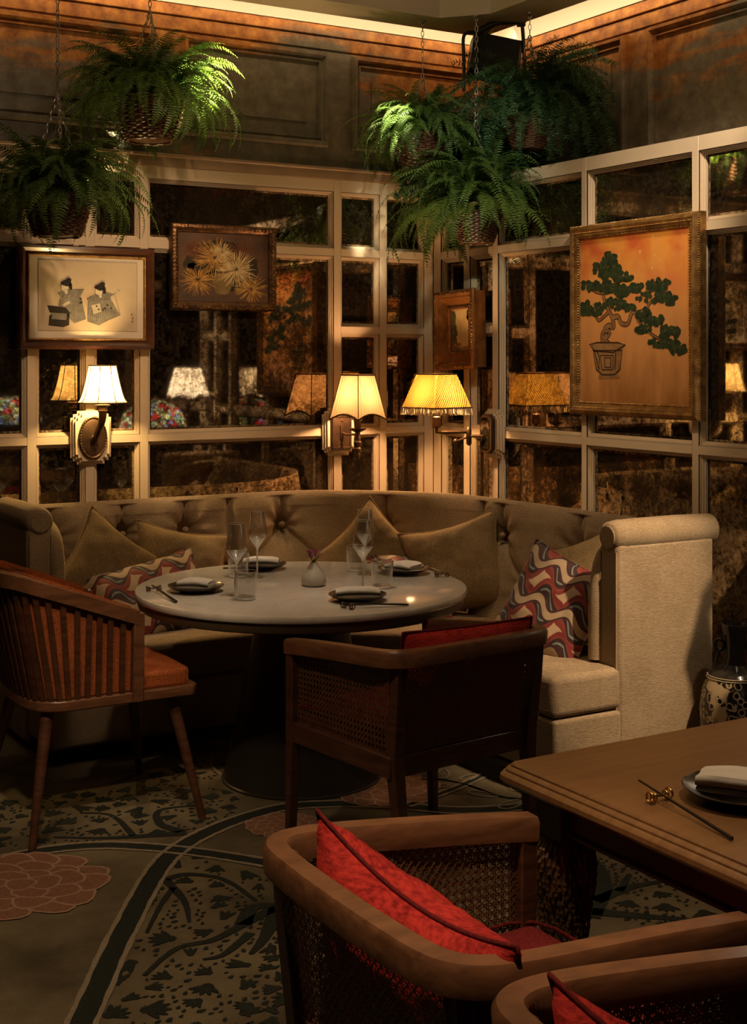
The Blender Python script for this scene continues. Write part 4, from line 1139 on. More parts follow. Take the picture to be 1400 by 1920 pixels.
# --- print of two seated musicians
PX0, PX1, PZ0, PZ1 = -2.309, -1.647, 1.690, 2.177
t = thing('framed_print', 'ink print of two seated figures in a dark mahogany frame with cream mount', 'picture', (-1.978, 0, 1.69))
g = lambda x, z: (x+1.978, z-1.69)
a, b = g(PX0,PZ0); c, d = g(PX1,PZ1)
MB().rect(a, c, b, d, [(0,0),(0,.050),(.006,.060),(.016,.062),(.026,.054),(.034,.044),(.040,.040),(.040,0)], closed=True).build('frame', M['frame_dark'], t, smooth=30)
MB().rect(a+.040, c-.040, b+.040, d-.040, [(0,.030),(0,.043),(.004,.047),(.009,.046),(.013,.040),(.013,.030)], closed=True).build('gilt_slip', M['gold'], t, smooth=30)
mb = MB()
for i in range(92):
    for z in (b+.0465, d-.0465): mb.sphere((a+.048+(c-a-.096)*i/91, -.047, z), .0030, 5, 4)
for i in range(66):
    for x in (a+.0465, c-.0465): mb.sphere((x, -.047, b+.048+(d-b-.096)*i/65), .0030, 5, 4)
tag(mb.build('gilt_beading', M['gold'], t, smooth=60), kind='stuff')
canvas(t, a+.05, c-.05, b+.05, d-.05, -.036, M['mat_cream'], 'mount')
YP = -.0375
def q1(x, y): p = onY(30+x/5., 440+y/5., -.06); return g(p[0], p[2])
x0, z0 = q1(222,898); x1, z1 = q1(1150,265)
M['paper'] = streak('aged_paper', [(.40,.29,.18),(.53,.41,.27),(.60,.48,.33)], 3, (1,1,1))
MB().box(x0, x1, YP, YP+.0012, z0, z1).build('paper', M['paper'], t)
mb = MB(); ring_strokes(mb, [(x0,z0),(x1,z0),(x1,z1),(x0,z1)], .0016, YP-.0004, True); mb.build('print_border', M['ink_grey'], t)
bk_, gr_, pl_ = MB(), MB(), MB(); r = random.Random(5)
def st1(mb, pts, w_, k): ring_strokes(mb, [q1(*p) for p in pts], w_, YP-.0004*k)
def poly1(mb, pts, k): mb.flat([q1(*p) for p in pts], YP-.0004*k, 'y')
def bl1(mb, x, y, rx, ry, k): c_ = q1(x,y); blob(mb, c_, rx*.00049, ry*.00049, YP-.0004*k, r)
poly1(bk_, [(305,660),(330,730),(530,742),(480,682)], 3); poly1(bk_, [(325,760),(318,850),(460,866),(512,846),(515,745),(490,740),(486,800),(350,790),(350,735)], 2)
poly1(gr_, [(350,735),(350,795),(486,800),(490,742)], 1)
poly1(gr_, [(400,545),(478,512),(655,508),(600,600),(530,640),(440,592)], 1); poly1(gr_, [(430,600),(540,600),(622,590),(668,790),(560,828),(520,790),(470,700),(413,664)], 2)
poly1(gr_, [(678,595),(760,553),(860,538),(938,560),(885,620),(800,642),(700,622)], 1); poly1(gr_, [(690,620),(900,602),(992,752),(880,800),(790,847),(686,812)], 2)
for pq in ([(895,585),(955,540),(962,515),(990,535),(975,562),(915,605)], [(720,660),(800,640),(815,720),(740,745)], [(445,650),(510,615),(525,640),(460,675)]):
    ha = MB(); poly1(ha, pq, 4); ha.build('painted_sleeve', M['ink_pale'], t)
for x, y in ((470,492),(790,530)):
    fc = MB(); bl1(fc, x, y, 36, 46, 5); fc.build('painted_face', M['face_pale'], t); poly1(pl_, [(x+5,y+20),(x+30,y+20),(x+25,y+60),(x,y+55)], 4)
    st1(bk_, [(x+36*math.cos(q*PI/6), y+46*math.sin(q*PI/6)) for q in range(0,10)], .0012, 6); st1(bk_, [(x-20,y-6),(x-8,y-9)], .0012, 7); st1(bk_, [(x+4,y-8),(x+16,y-5)], .0012, 7); st1(bk_, [(x-8,y+22),(x+3,y+22)], .0012, 7)
for x, y in ((484,452),(800,492)): bl1(bk_, x, y, 52, 30, 6); bl1(bk_, x+22, y-28, 28, 22, 7); bl1(bk_, x+42, y+30, 16, 34, 6)
for i in range(9): st1(bk_, [(500+i*17,515),(480+i*14,600-(i%3)*14)], .0008, 3)
for i in range(8): st1(bk_, [(545+i*11,610),(530+i*18,818-i*3)], .0009, 3)
for i in range(13): st1(bk_, [(735+i*13,690+(i%2)*10),(700+i*22,812+12*math.sin(i*.5)-(0 if i<8 else (i-7)*14))], .0010, 4)
for i in range(10): st1(bk_, [(700+i*22,585-i*3),(712+i*19,622)], .0008, 3)
for pts in ([(400,545),(478,512),(655,508),(600,600),(622,590),(668,790),(560,828)],[(413,664),(430,600),(470,560)],[(678,595),(760,553),(790,570)],[(686,812),(690,620),(678,595)],[(860,538),(938,560),(992,752),(880,800),(790,847),(686,812)],[(440,470),(400,468)],[(745,495),(730,500)]): st1(bk_, pts, .0013, 6)
for (x,y) in ((770,670),(790,700),(850,690),(870,660),(830,705),(620,600),(630,635),(615,640),(905,690)): bl1(bk_, x, y, 9, 7, 6)
for (x,y) in ((1100,748),(1108,783),(1106,815)):
    st1(bk_, [(x-9,y-8),(x+2,y+2),(x+11,y-9)], .0016, 2); st1(bk_, [(x-7,y+8),(x+8,y+5)], .0013, 2); st1(bk_, [(x,y-6),(x-2,y+11)], .0012, 2)
bk_.build('ink_lines', M['ink'], t); gr_.build('grey_robes', M['ink_grey'], t); tag(pl_.build('painted_necks', M['face_pale'], t), kind='stuff')
for dx in (.05, .27): MB().box(a+dx, a+dx+.026, -.010, -.001, d+.0005, d+.012).build('hanging_clip', M['cream'], t)

# --- chrysanthemum painting
t = thing('framed_painting', 'dark painting of yellow chrysanthemums in an ornate carved frame', 'picture', (-1.265, 0, 1.887))
g2 = lambda x, z: (x+1.265, z-1.887)
a, b, c, d = -.287, 0, .287, .426
MB().rect(a, c, b, d, [(0,0),(0,.030),(.006,.040),(.018,.044),(.028,.038),(.036,.030),(.040,.030),(.044,.022),(.044,0)], closed=True).build('frame', M['gold_dark'], t, smooth=30)
mb = MB(); r = random.Random(8)
def carve(n, ax, fix):
    for i in range(n):
        f = (i+.5)/n; s = 1 if i % 2 else -1
        x = a+.012+(c-a-.024)*f if ax == 'x' else fix+s*.006; z = fix+s*.006 if ax == 'x' else b+.012+(d-b-.024)*f
        mb.sphere((x+r.uniform(-.003,.003), -.041+r.uniform(-.003,.002), z+r.uniform(-.003,.003)), r.uniform(.004,.0075), 6, 4, (1.3,.7,.8))
for z in (b+.017, d-.017): carve(56, 'x', z)
for x in (a+.017, c-.017): carve(42, 'z', x)
tag(mb.build('carving', M['gold_dark'], t, smooth=60), kind='stuff')
canvas(t, a+.04, c-.04, b+.04, d-.04, -.022, streak('umber_canvas', [(.030,.016,.009),(.085,.040,.018),(.16,.075,.03)], 5, (1,1,1)))
def q2(x, y): p = onY(310+x/6.364, 405+y/6.364, -.03); return g2(p[0], p[2])
M['petal_a'] = flatcol('cream_petal_paint', (.62,.46,.23), (.42,.27,.11), 60); M['petal_b'] = flatcol('gold_petal_paint', (.55,.31,.08), (.30,.14,.035), 60); M['petal_c'] = flatcol('dull_petal_paint', (.17,.06,.025), (.10,.035,.015), 60)
M['leaf_paint'] = flatcol('dark_leaf_paint', (.028,.022,.014), (.05,.04,.022), 30); M['jar_paint'] = flatcol('ochre_jar_paint', (.24,.16,.06), (.12,.075,.03), 8)
lv = MB()
for x, y, rx, ry in ((420,640,150,110),(700,380,220,90),(1000,600,130,120),(520,680,110,70),(820,800,120,90),(300,560,70,90)): blob(lv, q2(x,y), rx*.00047, ry*.00043, -.0225, r, 20, .2)
lv.build('painted_leaves', M['leaf_paint'], t)
mb = MB(); cx, cz = q2(690,800)
mb.flat([(cx-.05,cz+.038),(cx-.03,cz+.05),(cx+.03,cz+.05),(cx+.052,cz+.036),(cx+.056,cz),(cx+.036,cz-.045),(cx+.022,cz-.056),(cx-.022,cz-.056),(cx-.038,cz-.045),(cx-.056,cz)], -.0229, 'y'); mb.build('painted_jar', M['jar_paint'], t)
def mum(x, y, R, n, mat, k, a0=0, a1=2*PI):
    c_ = q2(x,y); mb = MB()
    n = int(n*1.6)
    for i in range(n):
        a_ = a0+(a1-a0)*i/n+r.uniform(-.06,.06); ln = R*.00052*r.uniform(.55,1.1); w_ = .0027
        st = ln*r.uniform(.08,.3); dx, dz = math.cos(a_), math.sin(a_)*.8
        cv = r.uniform(-.30,.30)*ln
        pts = cat2([(c_[0]+dx*st, c_[1]+dz*st),(c_[0]+dx*ln*.6-dz*cv*.5, c_[1]+dz*ln*.6+dx*cv*.5),(c_[0]+dx*ln-dz*cv, c_[1]+dz*ln+dx*cv)],3)
        ring_strokes(mb, pts, [w_*.7]+[w_]*(len(pts)-2)+[.0005], -.0230-.0003*k-.00001*i)
    mb.build('painted_bloom', mat, t)
mum(350,400,150,40,M['petal_c'],0); mum(900,420,170,36,M['petal_c'],0)
mum(600,500,230,70,M['petal_b'],1); mum(390,760,190,56,M['petal_b'],2); mum(1030,870,185,56,M['petal_b'],3); mum(850,640,225,80,M['petal_a'],5); mum(680,430,130,40,M['petal_a'],4)

# --- bonsai painting (right wall)
t = thing('framed_painting', 'orange painting of a potted bonsai in a beaded gold frame', 'picture', (0,-1.665,1.385), -PI/2)
a, b, c, d = -.435, 0, .412, .880
MB().rect(a, c, b, d, [(0,0),(0,.034),(.005,.040),(.012,.052),(.022,.058),(.032,.054),(.040,.046),(.052,.042),(.056,.036),(.062,.036),(.066,.030),(.066,0)], closed=True).build('frame', M['gold'], t, smooth=30)
mb = MB()
for ins, hh, rr_, sp in ((.004,.040,.0042,.0105),(.036,.052,.0030,.0085),(.059,.040,.0045,.0120)):
    n = int((c-a-2*ins)/sp)
    for i in range(n+1):
        for z in (b+ins, d-ins): mb.sphere((a+ins+(c-a-2*ins)*i/n, -hh, z), rr_, 5, 4)
    n = int((d-b-2*ins)/sp)
    for i in range(1, n):
        for x in (a+ins, c-ins): mb.sphere((x, -hh, b+ins+(d-b-2*ins)*i/n), rr_, 5, 4)
tag(mb.build('beading', M['gold'], t, smooth=60), kind='stuff')
def bonsai_canvas():
    m, nt, bs = newmat('burnt_orange_canvas'); tc = N(nt, 'ShaderNodeTexCoord'); mp = N(nt, 'ShaderNodeMapping'); mp.inputs['Scale'].default_value = (3.2,1,.9)
    n = N(nt, 'ShaderNodeTexNoise', i_Scale=3.2, i_Detail=7., i_Roughness=.6); L(nt, tc.outputs['Object'], mp.inputs[0]); L(nt, mp.outputs[0], n.inputs['Vector'])
    n2 = N(nt, 'ShaderNodeTexNoise', i_Scale=4.5, i_Detail=3.); L(nt, tc.outputs['Object'], n2.inputs['Vector'])
    sp = N(nt, 'ShaderNodeSeparateXYZ'); L(nt, tc.outputs['Object'], sp.inputs[0])
    ad = N(nt, 'ShaderNodeMath', operation='MULTIPLY_ADD', i_1=.55); L(nt, n.outputs[0], ad.inputs[0])
    mr = N(nt, 'ShaderNodeMapRange', i_1=0., i_2=.88, i_3=0., i_4=.6); L(nt, sp.outputs[2], mr.inputs[0]); L(nt, mr.outputs[0], ad.inputs[2])
    base = ramp(nt, ad.outputs[0], [(.15,(.19,.055,.014)),(.32,(.27,.11,.028)),(.50,(.45,.20,.065)),(.70,(.56,.24,.06)),(.90,(.62,.24,.03))])
    f = ramp(nt, n2.outputs[0], [(.48,(0,0,0)),(.62,(1,1,1))])
    f2 = N(nt, 'ShaderNodeMath', operation='MULTIPLY'); mr2 = N(nt, 'ShaderNodeMapRange', i_1=.45, i_2=.75, i_3=0., i_4=.8); L(nt, sp.outputs[2], mr2.inputs[0]); L(nt, f, f2.inputs[0]); L(nt, mr2.outputs[0], f2.inputs[1])
    mx = N(nt, 'ShaderNodeMixRGB'); L(nt, f2.outputs[0], mx.inputs[0]); L(nt, base, mx.inputs[1]); mx.inputs[2].default_value = c4((.42,.06,.02))
    L(nt, mx.outputs[0], bs.inputs['Base Color']); bs.inputs['Roughness'].default_value = .45
    return m
canvas(t, a+.062, c-.062, b+.062, d-.062, -.030, bonsai_canvas())
def q3(x, y): p = onX(1050+x/4.4655, 380+y/4.4655, -.035); return (-p[1]-1.665, p[2]-1.385)
M['bark_paint'] = flatcol('brown_bark_paint', (.13,.060,.022), (.26,.13,.05), 30); M['bark_line'] = flatcol('dark_bark_line_paint', (.035,.014,.008))
M['pine_paint'] = flatcol('dark_pine_paint', (.010,.016,.006), (.026,.040,.014), 45); M['pine_light'] = flatcol('green_pine_paint', (.065,.080,.026), (.035,.045,.016), 40); M['pot_paint'] = flatcol('ochre_pot_paint', (.27,.15,.055), (.17,.085,.03), 14)
K3 = .00022*1.6
tk, ln_, ot = MB(), MB(), MB()
def stroke3(pts, w0, w1, k=0):
    P = cat2([q3(*p) for p in pts], 6); n = len(P); ww = [ (w0+(w1-w0)*i/(n-1))*K3*1.35 for i in range(n)]
    ring_strokes(ln_, P, [q+.008 for q in ww], -.0304-.0001*k); ring_strokes(tk, P, ww, -.0309-.0001*k)
stroke3([(400,1190),(360,1150),(400,1090),(370,1060),(400,1030),(440,1040),(430,970),(400,900),(365,820),(350,730),(372,640),(400,520)], 62, 14, 1)
stroke3([(350,1200),(345,1130),(350,1090),(385,1050)], 40, 26, 2)
stroke3([(430,965),(478,955),(505,1010),(560,1012),(590,930),(630,925),(645,985),(690,1040),(770,1110),(860,1160)], 42, 12, 3)
stroke3([(640,920),(720,890),(735,850),(800,790)], 26, 12, 4); stroke3([(395,920),(320,985),(290,950),(250,910)], 22, 12, 5); stroke3([(360,760),(300,750),(250,720)], 20, 10, 6)
pine, pl2 = MB(), MB(); r = random.Random(21)
for cx, cy_, rx, ry in ((405,470,62,52),(380,550,135,48),(440,610,120,40),(520,630,85,30),(250,700,80,42),(400,705,90,50),(500,730,110,50),(640,715,62,34),(810,690,105,48),(800,790,170,40),(910,825,60,28),(250,890,110,58),(460,850,110,45),(580,880,50,25),(690,930,60,40),(760,985,110,50),(690,1070,62,36),(900,1085,90,52),(860,1175,125,38),(980,1225,70,42)):
    nb = int(rx*ry/190)+6
    for i in range(nb):
        a_ = r.uniform(0,2*PI); q = r.random()**.5
        p = q3(cx+rx*q*math.cos(a_), cy_+ry*q*math.sin(a_)); R0 = r.uniform(24,36)*K3*1.1
        blob(pine, p, R0*1.3, R0, -.0318-.00001*i, r, 9, .15)
    for i in range(nb//3):
        a_ = r.uniform(PI,2*PI); q = r.random()**.5*.7
        blob(pl2, q3(cx+rx*q*math.cos(a_), cy_+ry*q*math.sin(a_)), r.uniform(10,20)*K3, r.uniform(7,12)*K3, -.0324, r, 7)
pt_ = MB()
for pl in ([(240,1188),(300,1172),(480,1172),(540,1190),(500,1240),(440,1255),(310,1255),(280,1240)],[(268,1240),(310,1258),(440,1258),(514,1236),(492,1398),(450,1440),(350,1442),(298,1400)],[(320,1440),(480,1438),(495,1470),(315,1475)]): pt_.flat([q3(*p) for p in pl], -.0312, 'y')
for pl in ([(240,1188),(280,1240),(440,1255),(540,1190),(480,1172),(300,1172)],[(268,1240),(298,1400),(350,1442),(450,1440),(492,1398),(514,1236)],[(330,1280),(440,1280),(435,1400),(345,1400)],[(365,1300),(420,1300),(415,1380),(370,1380)],[(280,1240),(310,1258),(325,1300),(320,1400)],[(460,1255),(452,1400)]): ring_strokes(ln_, [q3(*p) for p in pl], .007, -.0316, len(pl) > 3)
ln_.build('painted_outline', M['bark_line'], t); tk.build('painted_trunk', M['bark_paint'], t); pine.build('painted_foliage', M['pine_paint'], t); tag(pl2.build('painted_highlights', M['pine_light'], t), kind='stuff'); pt_.build('painted_pot', M['pot_paint'], t)
mb = MB()
for x, y, s in ((660,410,20),(780,440,17),(830,475,17),(760,548,18),(770,285,20)): blob(mb, q3(x,y), s*K3*.8, s*K3*1.1, -.0305, r, 12, .05)
mb.build('painted_gold_fleck', flatcol('gold_fleck_paint', (.62,.36,.10)), t)

# --- small deep-framed landscape
t = thing('framed_painting', 'small landscape painting in a deep gilded box frame near the corner', 'picture', (0,-.325,1.587), -PI/2)
t.rotation_euler = (0, R_(-1.6), -PI/2); t.rotation_mode = 'XYZ'
a, b, c, d = -.187, 0.0, .187, .42
M['gold_warm'] = pmat('warm_gilding', (.45,.20,.06), .33, metal=.75, col2=(.22,.085,.025), nscale=12)
MB().rect(a+.012, c-.012, b+.012, d-.012, [(0,0),(0,.050),(.004,.062),(.0,.066),(.030,.066),(.030,0)], closed=True).build('box_side', M['gold_warm'], t, smooth=30)
MB().rect(a, c, b, d, [(0,.064),(0,.080),(.006,.088),(.018,.092),(.030,.086),(.034,.080),(.040,.080),(.070,.050),(.078,.046),(.082,.046),(.086,.052),(.096,.052),(.100,.044),(.100,.030)], closed=True).build('frame', M['gold_warm'], t, smooth=30)
mb = MB(); r = random.Random(9)
def carve2(n, ax, fix, ins, hh, s0):
    for i in range(n):
        f = (i+.5)/n
        x = a+ins+(c-a-2*ins)*f if ax == 'x' else fix; z = fix if ax == 'x' else b+ins+(d-b-2*ins)*f
        mb.sphere((x+r.uniform(-.004,.004), -hh, z+r.uniform(-.004,.004)), r.uniform(.7,1.1)*s0, 6, 4, (1.2,.8,1.2))
for ins, hh, s0, n1, n2 in ((.016,.089,.0065,34,38),(.091,.052,.0035,30,36)):
    for z in (b+ins, d-ins): carve2(n1, 'x', z, ins, hh, s0)
    for x in (a+ins, c-ins): carve2(n2, 'z', x, ins, hh, s0)
tag(mb.build('carving', M['gold_dark'], t, smooth=60), kind='stuff')
canvas(t, a+.096, c-.096, b+.096, d-.096, -.034, streak('pale_sky_canvas', [(.42,.24,.08),(.62,.42,.18),(.70,.50,.25)], 6, (1,1,1)))
tr_, gd = MB(), MB()
for i in range(70):
    f = r.random(); blob(tr_, (a+.102+.055*r.random()*(1-.55*f), b+.11+.20*f), .011, .012, -.0345-.00001*i, r, 9, .2)
for i in range(14): blob(tr_, (c-.105-.022*r.random(), b+.27+.035*r.random()), .010, .010, -.0345, r, 9, .2)
gd.flat([(a+.097,b+.097),(c-.097,b+.097),(c-.097,b+.125),(a+.15,b+.118),(a+.097,b+.14)], -.0349, 'y')
for i in range(10): blob(gd, (a+.12+.06*r.random(), b+.12+.02*r.random()), .006, .005, -.0352, r, 8, .2)
tr_.build('painted_trees', flatcol('painted_tree_green', (.035,.034,.016), (.09,.075,.03), 50), t); gd.build('painted_ground', flatcol('painted_ground_brown', (.11,.055,.022), (.30,.17,.07), 30), t)
# ------------------------------------------------------------------ hanging fern baskets
def leafmat(name, c, c2, tr):
    m, nt, b = newmat(name); tc = N(nt, 'ShaderNodeTexCoord'); oi = N(nt, 'ShaderNodeObjectInfo')
    n = N(nt, 'ShaderNodeMixRGB'); L(nt, oi.outputs['Random'], n.inputs[0]); n.inputs[1].default_value = c4(c); n.inputs[2].default_value = c4(c2)
    L(nt, n.outputs[0], b.inputs['Base Color']); b.inputs['Roughness'].default_value = .45; b.inputs['Specular IOR Level'].default_value = .35
    t = N(nt, 'ShaderNodeBsdfTranslucent', i_Color=c4(tr)); mx = N(nt, 'ShaderNodeMixShader', i_0=.3); out = nt.nodes['Material Output']
    L(nt, b.outputs[0], mx.inputs[1]); L(nt, t.outputs[0], mx.inputs[2]); L(nt, mx.outputs[0], out.inputs[0]); return m
M['fern'] = leafmat('fern_leaf', (.055,.10,.022), (.12,.20,.045), (.16,.26,.04))
M['feather'] = leafmat('asparagus_fern_leaf', (.035,.085,.030), (.06,.13,.045), (.06,.14,.04))
M['ivy'] = leafmat('ivy_leaf', (.028,.075,.032), (.05,.12,.05), (.04,.11,.035))
M['wicker'] = pmat('dark_wicker', (.16,.070,.032), .38, col2=(.06,.024,.012), nscale=45)
M['chain'] = pmat('steel_chain', (.42,.38,.33), .35, metal=.8)
def frond_mesh(kind, seed):
    r = random.Random(seed); mb = MB(); n = 36
    e = r.uniform(.9,1.2); droop = r.uniform(1.9,2.9); sway = r.uniform(-.5,.5)
    p = Vector((0,0,0)); pts = [p.copy()]; yaw = 0
    for i in range(n):
        a = e-droop*(i/n)**1.15; yaw += sway/n
        p = p+Vector((math.cos(a)*math.cos(yaw), math.cos(a)*math.sin(yaw), math.sin(a)))/n; pts.append(p.copy())
    mb.tube(pts, [.006*(1-.8*i/n) for i in range(n+1)], 3, cap=False)
    for i in range(2, n+1):
        t = i/n; tg = (pts[i]-pts[i-1]).normalized(); side = tg.cross(Vector((0,0,1))).normalized(); up = side.cross(tg)
        if kind == 'fern':
            ln = .098*(math.sin(PI*min(1,t*.92+.10))**.7)*(1-.35*t)+.006; wd = .0115
        else: ln = .10*(1-.6*t)*r.uniform(.5,1.3)+.01; wd = .006
        for s in (-1, 1):
            for rep in range(1 if kind == 'fern' else 3):
                d = (side*s*(1 if kind == 'fern' else r.uniform(.3,1))+tg*r.uniform(.25,.45)+up*(r.uniform(-.25,.05) if kind == 'fern' else r.uniform(-.7,.7))).normalized()
                w_ = tg*wd
                b0 = pts[i]; b1 = b0+d*ln*.45; b2 = b0+d*ln-up*ln*.12
                mb.add([b0-w_*.5, b0+w_*.5, b1+w_*.75, b2, b1-w_*.75], [(0,1,2,3,4)])
    return mb.mesh('frond', M['fern'] if kind == 'fern' else M['feather'])
FR = [frond_mesh('fern', s) for s in range(9)]; FE = [frond_mesh('feather', s) for s in range(20, 27)]
def ivy_mesh(seed):
    r = random.Random(seed); mb = MB(); p = Vector((0,0,0)); a = r.uniform(.5,1.0); yaw = 0; pts = [p.copy()]
    for i in range(26):
        a = max(-1.45, a-r.uniform(.05,.24)); yaw += r.uniform(-.3,.3)
        p = p+Vector((math.cos(a)*math.cos(yaw), math.cos(a)*math.sin(yaw), math.sin(a)))/26; pts.append(p.copy())
    mb.tube(pts, .004, 3, cap=False)
    for i in range(2, 27):
        for k in range(3):
            d = Vector((r.uniform(-1,1), r.uniform(-1,1), r.uniform(-.5,.6))).normalized(); s = d.orthogonal().normalized(); L_ = r.uniform(.04,.075)
            b0 = pts[i]+d*.01
            mb.add([b0, b0+d*L_*.4+s*L_*.42, b0+d*L_, b0+d*L_*.4-s*L_*.42], [(0,1,2,3)])
    return mb.mesh('vine', M['ivy'])
IV = [ivy_mesh(s) for s in range(40, 46)]
def basket_meshes():
    """unit basket: rim radius 1 at z=0, depth 1.2"""
    def R(z): return .62+.38*((z+1.2)/1.2)**.7 if z > -1.19 else .62
    weave = MB(); rows = 17
    for k in range(rows):
        z = -.04-1.12*k/(rows-1); ph = PI*(k%2); path = []
        for i in range(56):
            a = 2*PI*i/56; rr_ = R(z)+.035*math.sin(14*a+ph); path.append((rr_*math.cos(a), rr_*math.sin(a), z+.012*math.sin(7*a+k)))
        weave.tube(path, .040, 5, closed=True)
    weave.lathe([(.02,-1.19),(.45,-1.17),(R(-1.1)*.97,-1.12),(.93,-.1)], 24, cap=False)
    ribs = MB()
    for i in range(14):
        a = 2*PI*(i+.5)/14; ribs.tube([((R(z)+.01)*math.cos(a), (R(z)+.01)*math.sin(a), z) for z in (0,-.3,-.6,-.9,-1.17)], .03, 5)
    rim = MB()
    for o in (0, PI):
        rim.tube([((1+.03*math.cos(10*2*PI*i/80+o))*math.cos(2*PI*i/80), (1+.03*math.cos(10*2*PI*i/80+o))*math.sin(2*PI*i/80), .03+.035*math.sin(10*2*PI*i/80+o)) for i in range(80)], .042, 5, closed=True)
    soil = MB().lathe([(.01,-.10),(.5,-.09),(.9,-.12)], 20, cap=False)
    return weave.mesh('weave', M['wicker'], 60), ribs.mesh('stake', M['wicker'], 60), rim.mesh('rim', M['wicker'], 60), soil.mesh('soil', pmat('dark_soil', (.03,.02,.012), .9))
BM = basket_meshes()
def chain(root, pts, name='chain', step=.026):
    mb = MB(); P = [Vector(p) for p in pts]; k = 0
    for a, b in zip(P, P[1:]):
        d = b-a; n = max(1, int(d.length/step)); t = d.normalized(); s = t.orthogonal().normalized(); u = t.cross(s)
        for i in range(n):
            c = a+d*(i+.5)/n; q = s if k % 2 else u; k += 1
            ring = [c+t*.0165*math.cos(2*PI*j/8)+q*.0075*math.sin(2*PI*j/8) for j in range(8)]
            mb.tube(ring, .0022, 4, closed=True)
    return mb.build(name, M['chain'], root)
def hanging_plant(label, loc, rad, top, kind, nf, seed, lmin, lmax, zc=3.38, group='hanging plant baskets', name='hanging_fern', bias=None):
    t = thing(name, label, 'plant', loc, 0, group); r = random.Random(seed)
    for me, nm in zip(BM, ('basket', 'stake', 'rim', 'soil')):
        ob = link_copy(me, nm, t); ob.scale = (rad,)*3
    J = (0, 0, top)
    chain(t, [(0,0,zc-loc[2]), J], 'chain')
    for k in range(3):
        a = 2*PI*k/3+.4; chain(t, [J, (rad*.98*math.cos(a), rad*.98*math.sin(a), .01)], 'chain')
    mb = MB(); mb.lathe([(.004,0),(.02,0),(.02,-.006),(.004,-.02)], 12, (0,0,zc-loc[2])); mb.build('ceiling_hook', M['chain'], t)
    for i in range(nf):
        me = r.choice(FR if kind == 'fern' else (FE if kind == 'feather' else IV))
        az = 2*PI*(i*.381966+r.uniform(-.05,.05)); q = r.random()
        ln = r.uniform(lmin, lmax)
        up = r.uniform(-.65,.9)
        if bias and r.random() < .5: az = bias+r.uniform(-1.1,1.1)
        rr_ = rad*r.uniform(.1,.8)
        if kind == 'ivy': up = r.uniform(-.8,.3)
        Mx = Matrix.Translation((rr_*math.cos(az), rr_*math.sin(az), .0)) @ Matrix.Rotation(az,4,'Z') @ Matrix.Rotation(-up,4,'Y') @ Matrix.Rotation(r.uniform(-.5,.5),4,'X') @ Matrix.Scale(ln,4)
        link_copy(me, 'vine' if kind == 'ivy' else 'frond', t, Mx)
    return t
def atd(x, y, d): q = _ray(x, y); return tuple(_E[i]+d*q[i] for i in range(3))
hanging_plant('fern basket hanging lowest at the left above the figure print', atd(108,370,5.75), .140, .44, 'fern', 260, 1, .27, .46)
hanging_plant('fern basket hanging high left with sunlit yellow-green fronds', atd(281,190,6.20), .155, .40, 'fern', 270, 2, .30, .50)
hanging_plant('bright green fern basket left of the dark corner plants', atd(792,258,7.00), .140, .30, 'fern', 250, 3, .28, .44)
hanging_plant('feathery asparagus fern basket on the right of the corner plants', atd(993,224,6.85), .128, .42, 'feather', 290, 4, .28, .56, bias=-.9)
hanging_plant('fern basket hanging lowest in the wall corner', atd(893,402,6.90), .124, .50, 'fern', 300, 5, .32, .60)
hanging_plant('dark ivy basket hidden behind the other corner plants', atd(905,258,7.25), .12, .45, 'ivy', 300, 6, .34, .66, name='hanging_ivy')

# ------------------------------------------------------------------ black floodlight on a gnarled bracket in the corner
c = Vector(atd(925,150,7.05))
t = thing('hanging_speaker', 'black speaker box on a black bracket high in the wall corner', 'speaker', c, math.radians(-25))
mb = MB(); mb.box(-.13,.13,-.05,.07,-.02,.20); mb.xf(Matrix.Translation((-.005,0,.03)) @ Matrix.Rotation(R_(10),4,'Y') @ Matrix.Rotation(R_(-14),4,'X'))
mb.build('case', M['blackmetal'], t, bevel=.014)
mb = MB(); mb.box(-.112,.112,-.056,-.048,0,.18); mb.xf(Matrix.Translation((-.005,0,.03)) @ Matrix.Rotation(R_(10),4,'Y') @ Matrix.Rotation(R_(-14),4,'X'))
mb.build('grille', pmat('black_mesh', (.008,.008,.008), .8), t, bevel=.004)
mb = MB(); mb.tube(catmull([(-.155,0,-.06),(-.155,0,.10),(-.155,0,.225),(-.10,0,.245)],5), .009, 8); mb.build('yoke', M['blackmetal'], t, smooth=60)
MB().tube(catmull([(.165,0,-.06),(.160,0,.15),(.150,0,.30)],5), .010, 8).build('yoke', M['blackmetal'], t, smooth=60)
mb = MB(); mb.tube(catmull([(-.10,0,.235),(-.03,-.01,.275),(.03,-.015,.295),(.09,-.01,.30),(.17,0,.315)],6), [.012+.006*abs(math.sin(i*1.3)) for i in range(25)], 8)
mb.tube(catmull([(-.06,0,.215),(-.02,-.01,.265),(.02,-.01,.29)],5), .008, 7); mb.build('gnarled_arm', M['blackmetal'], t, smooth=60)
mb = MB(); mb.box(.125,.165,-.02,.02,.28,3.38-c.z); mb.build('drop_post', M['blackmetal'], t, bevel=.003)
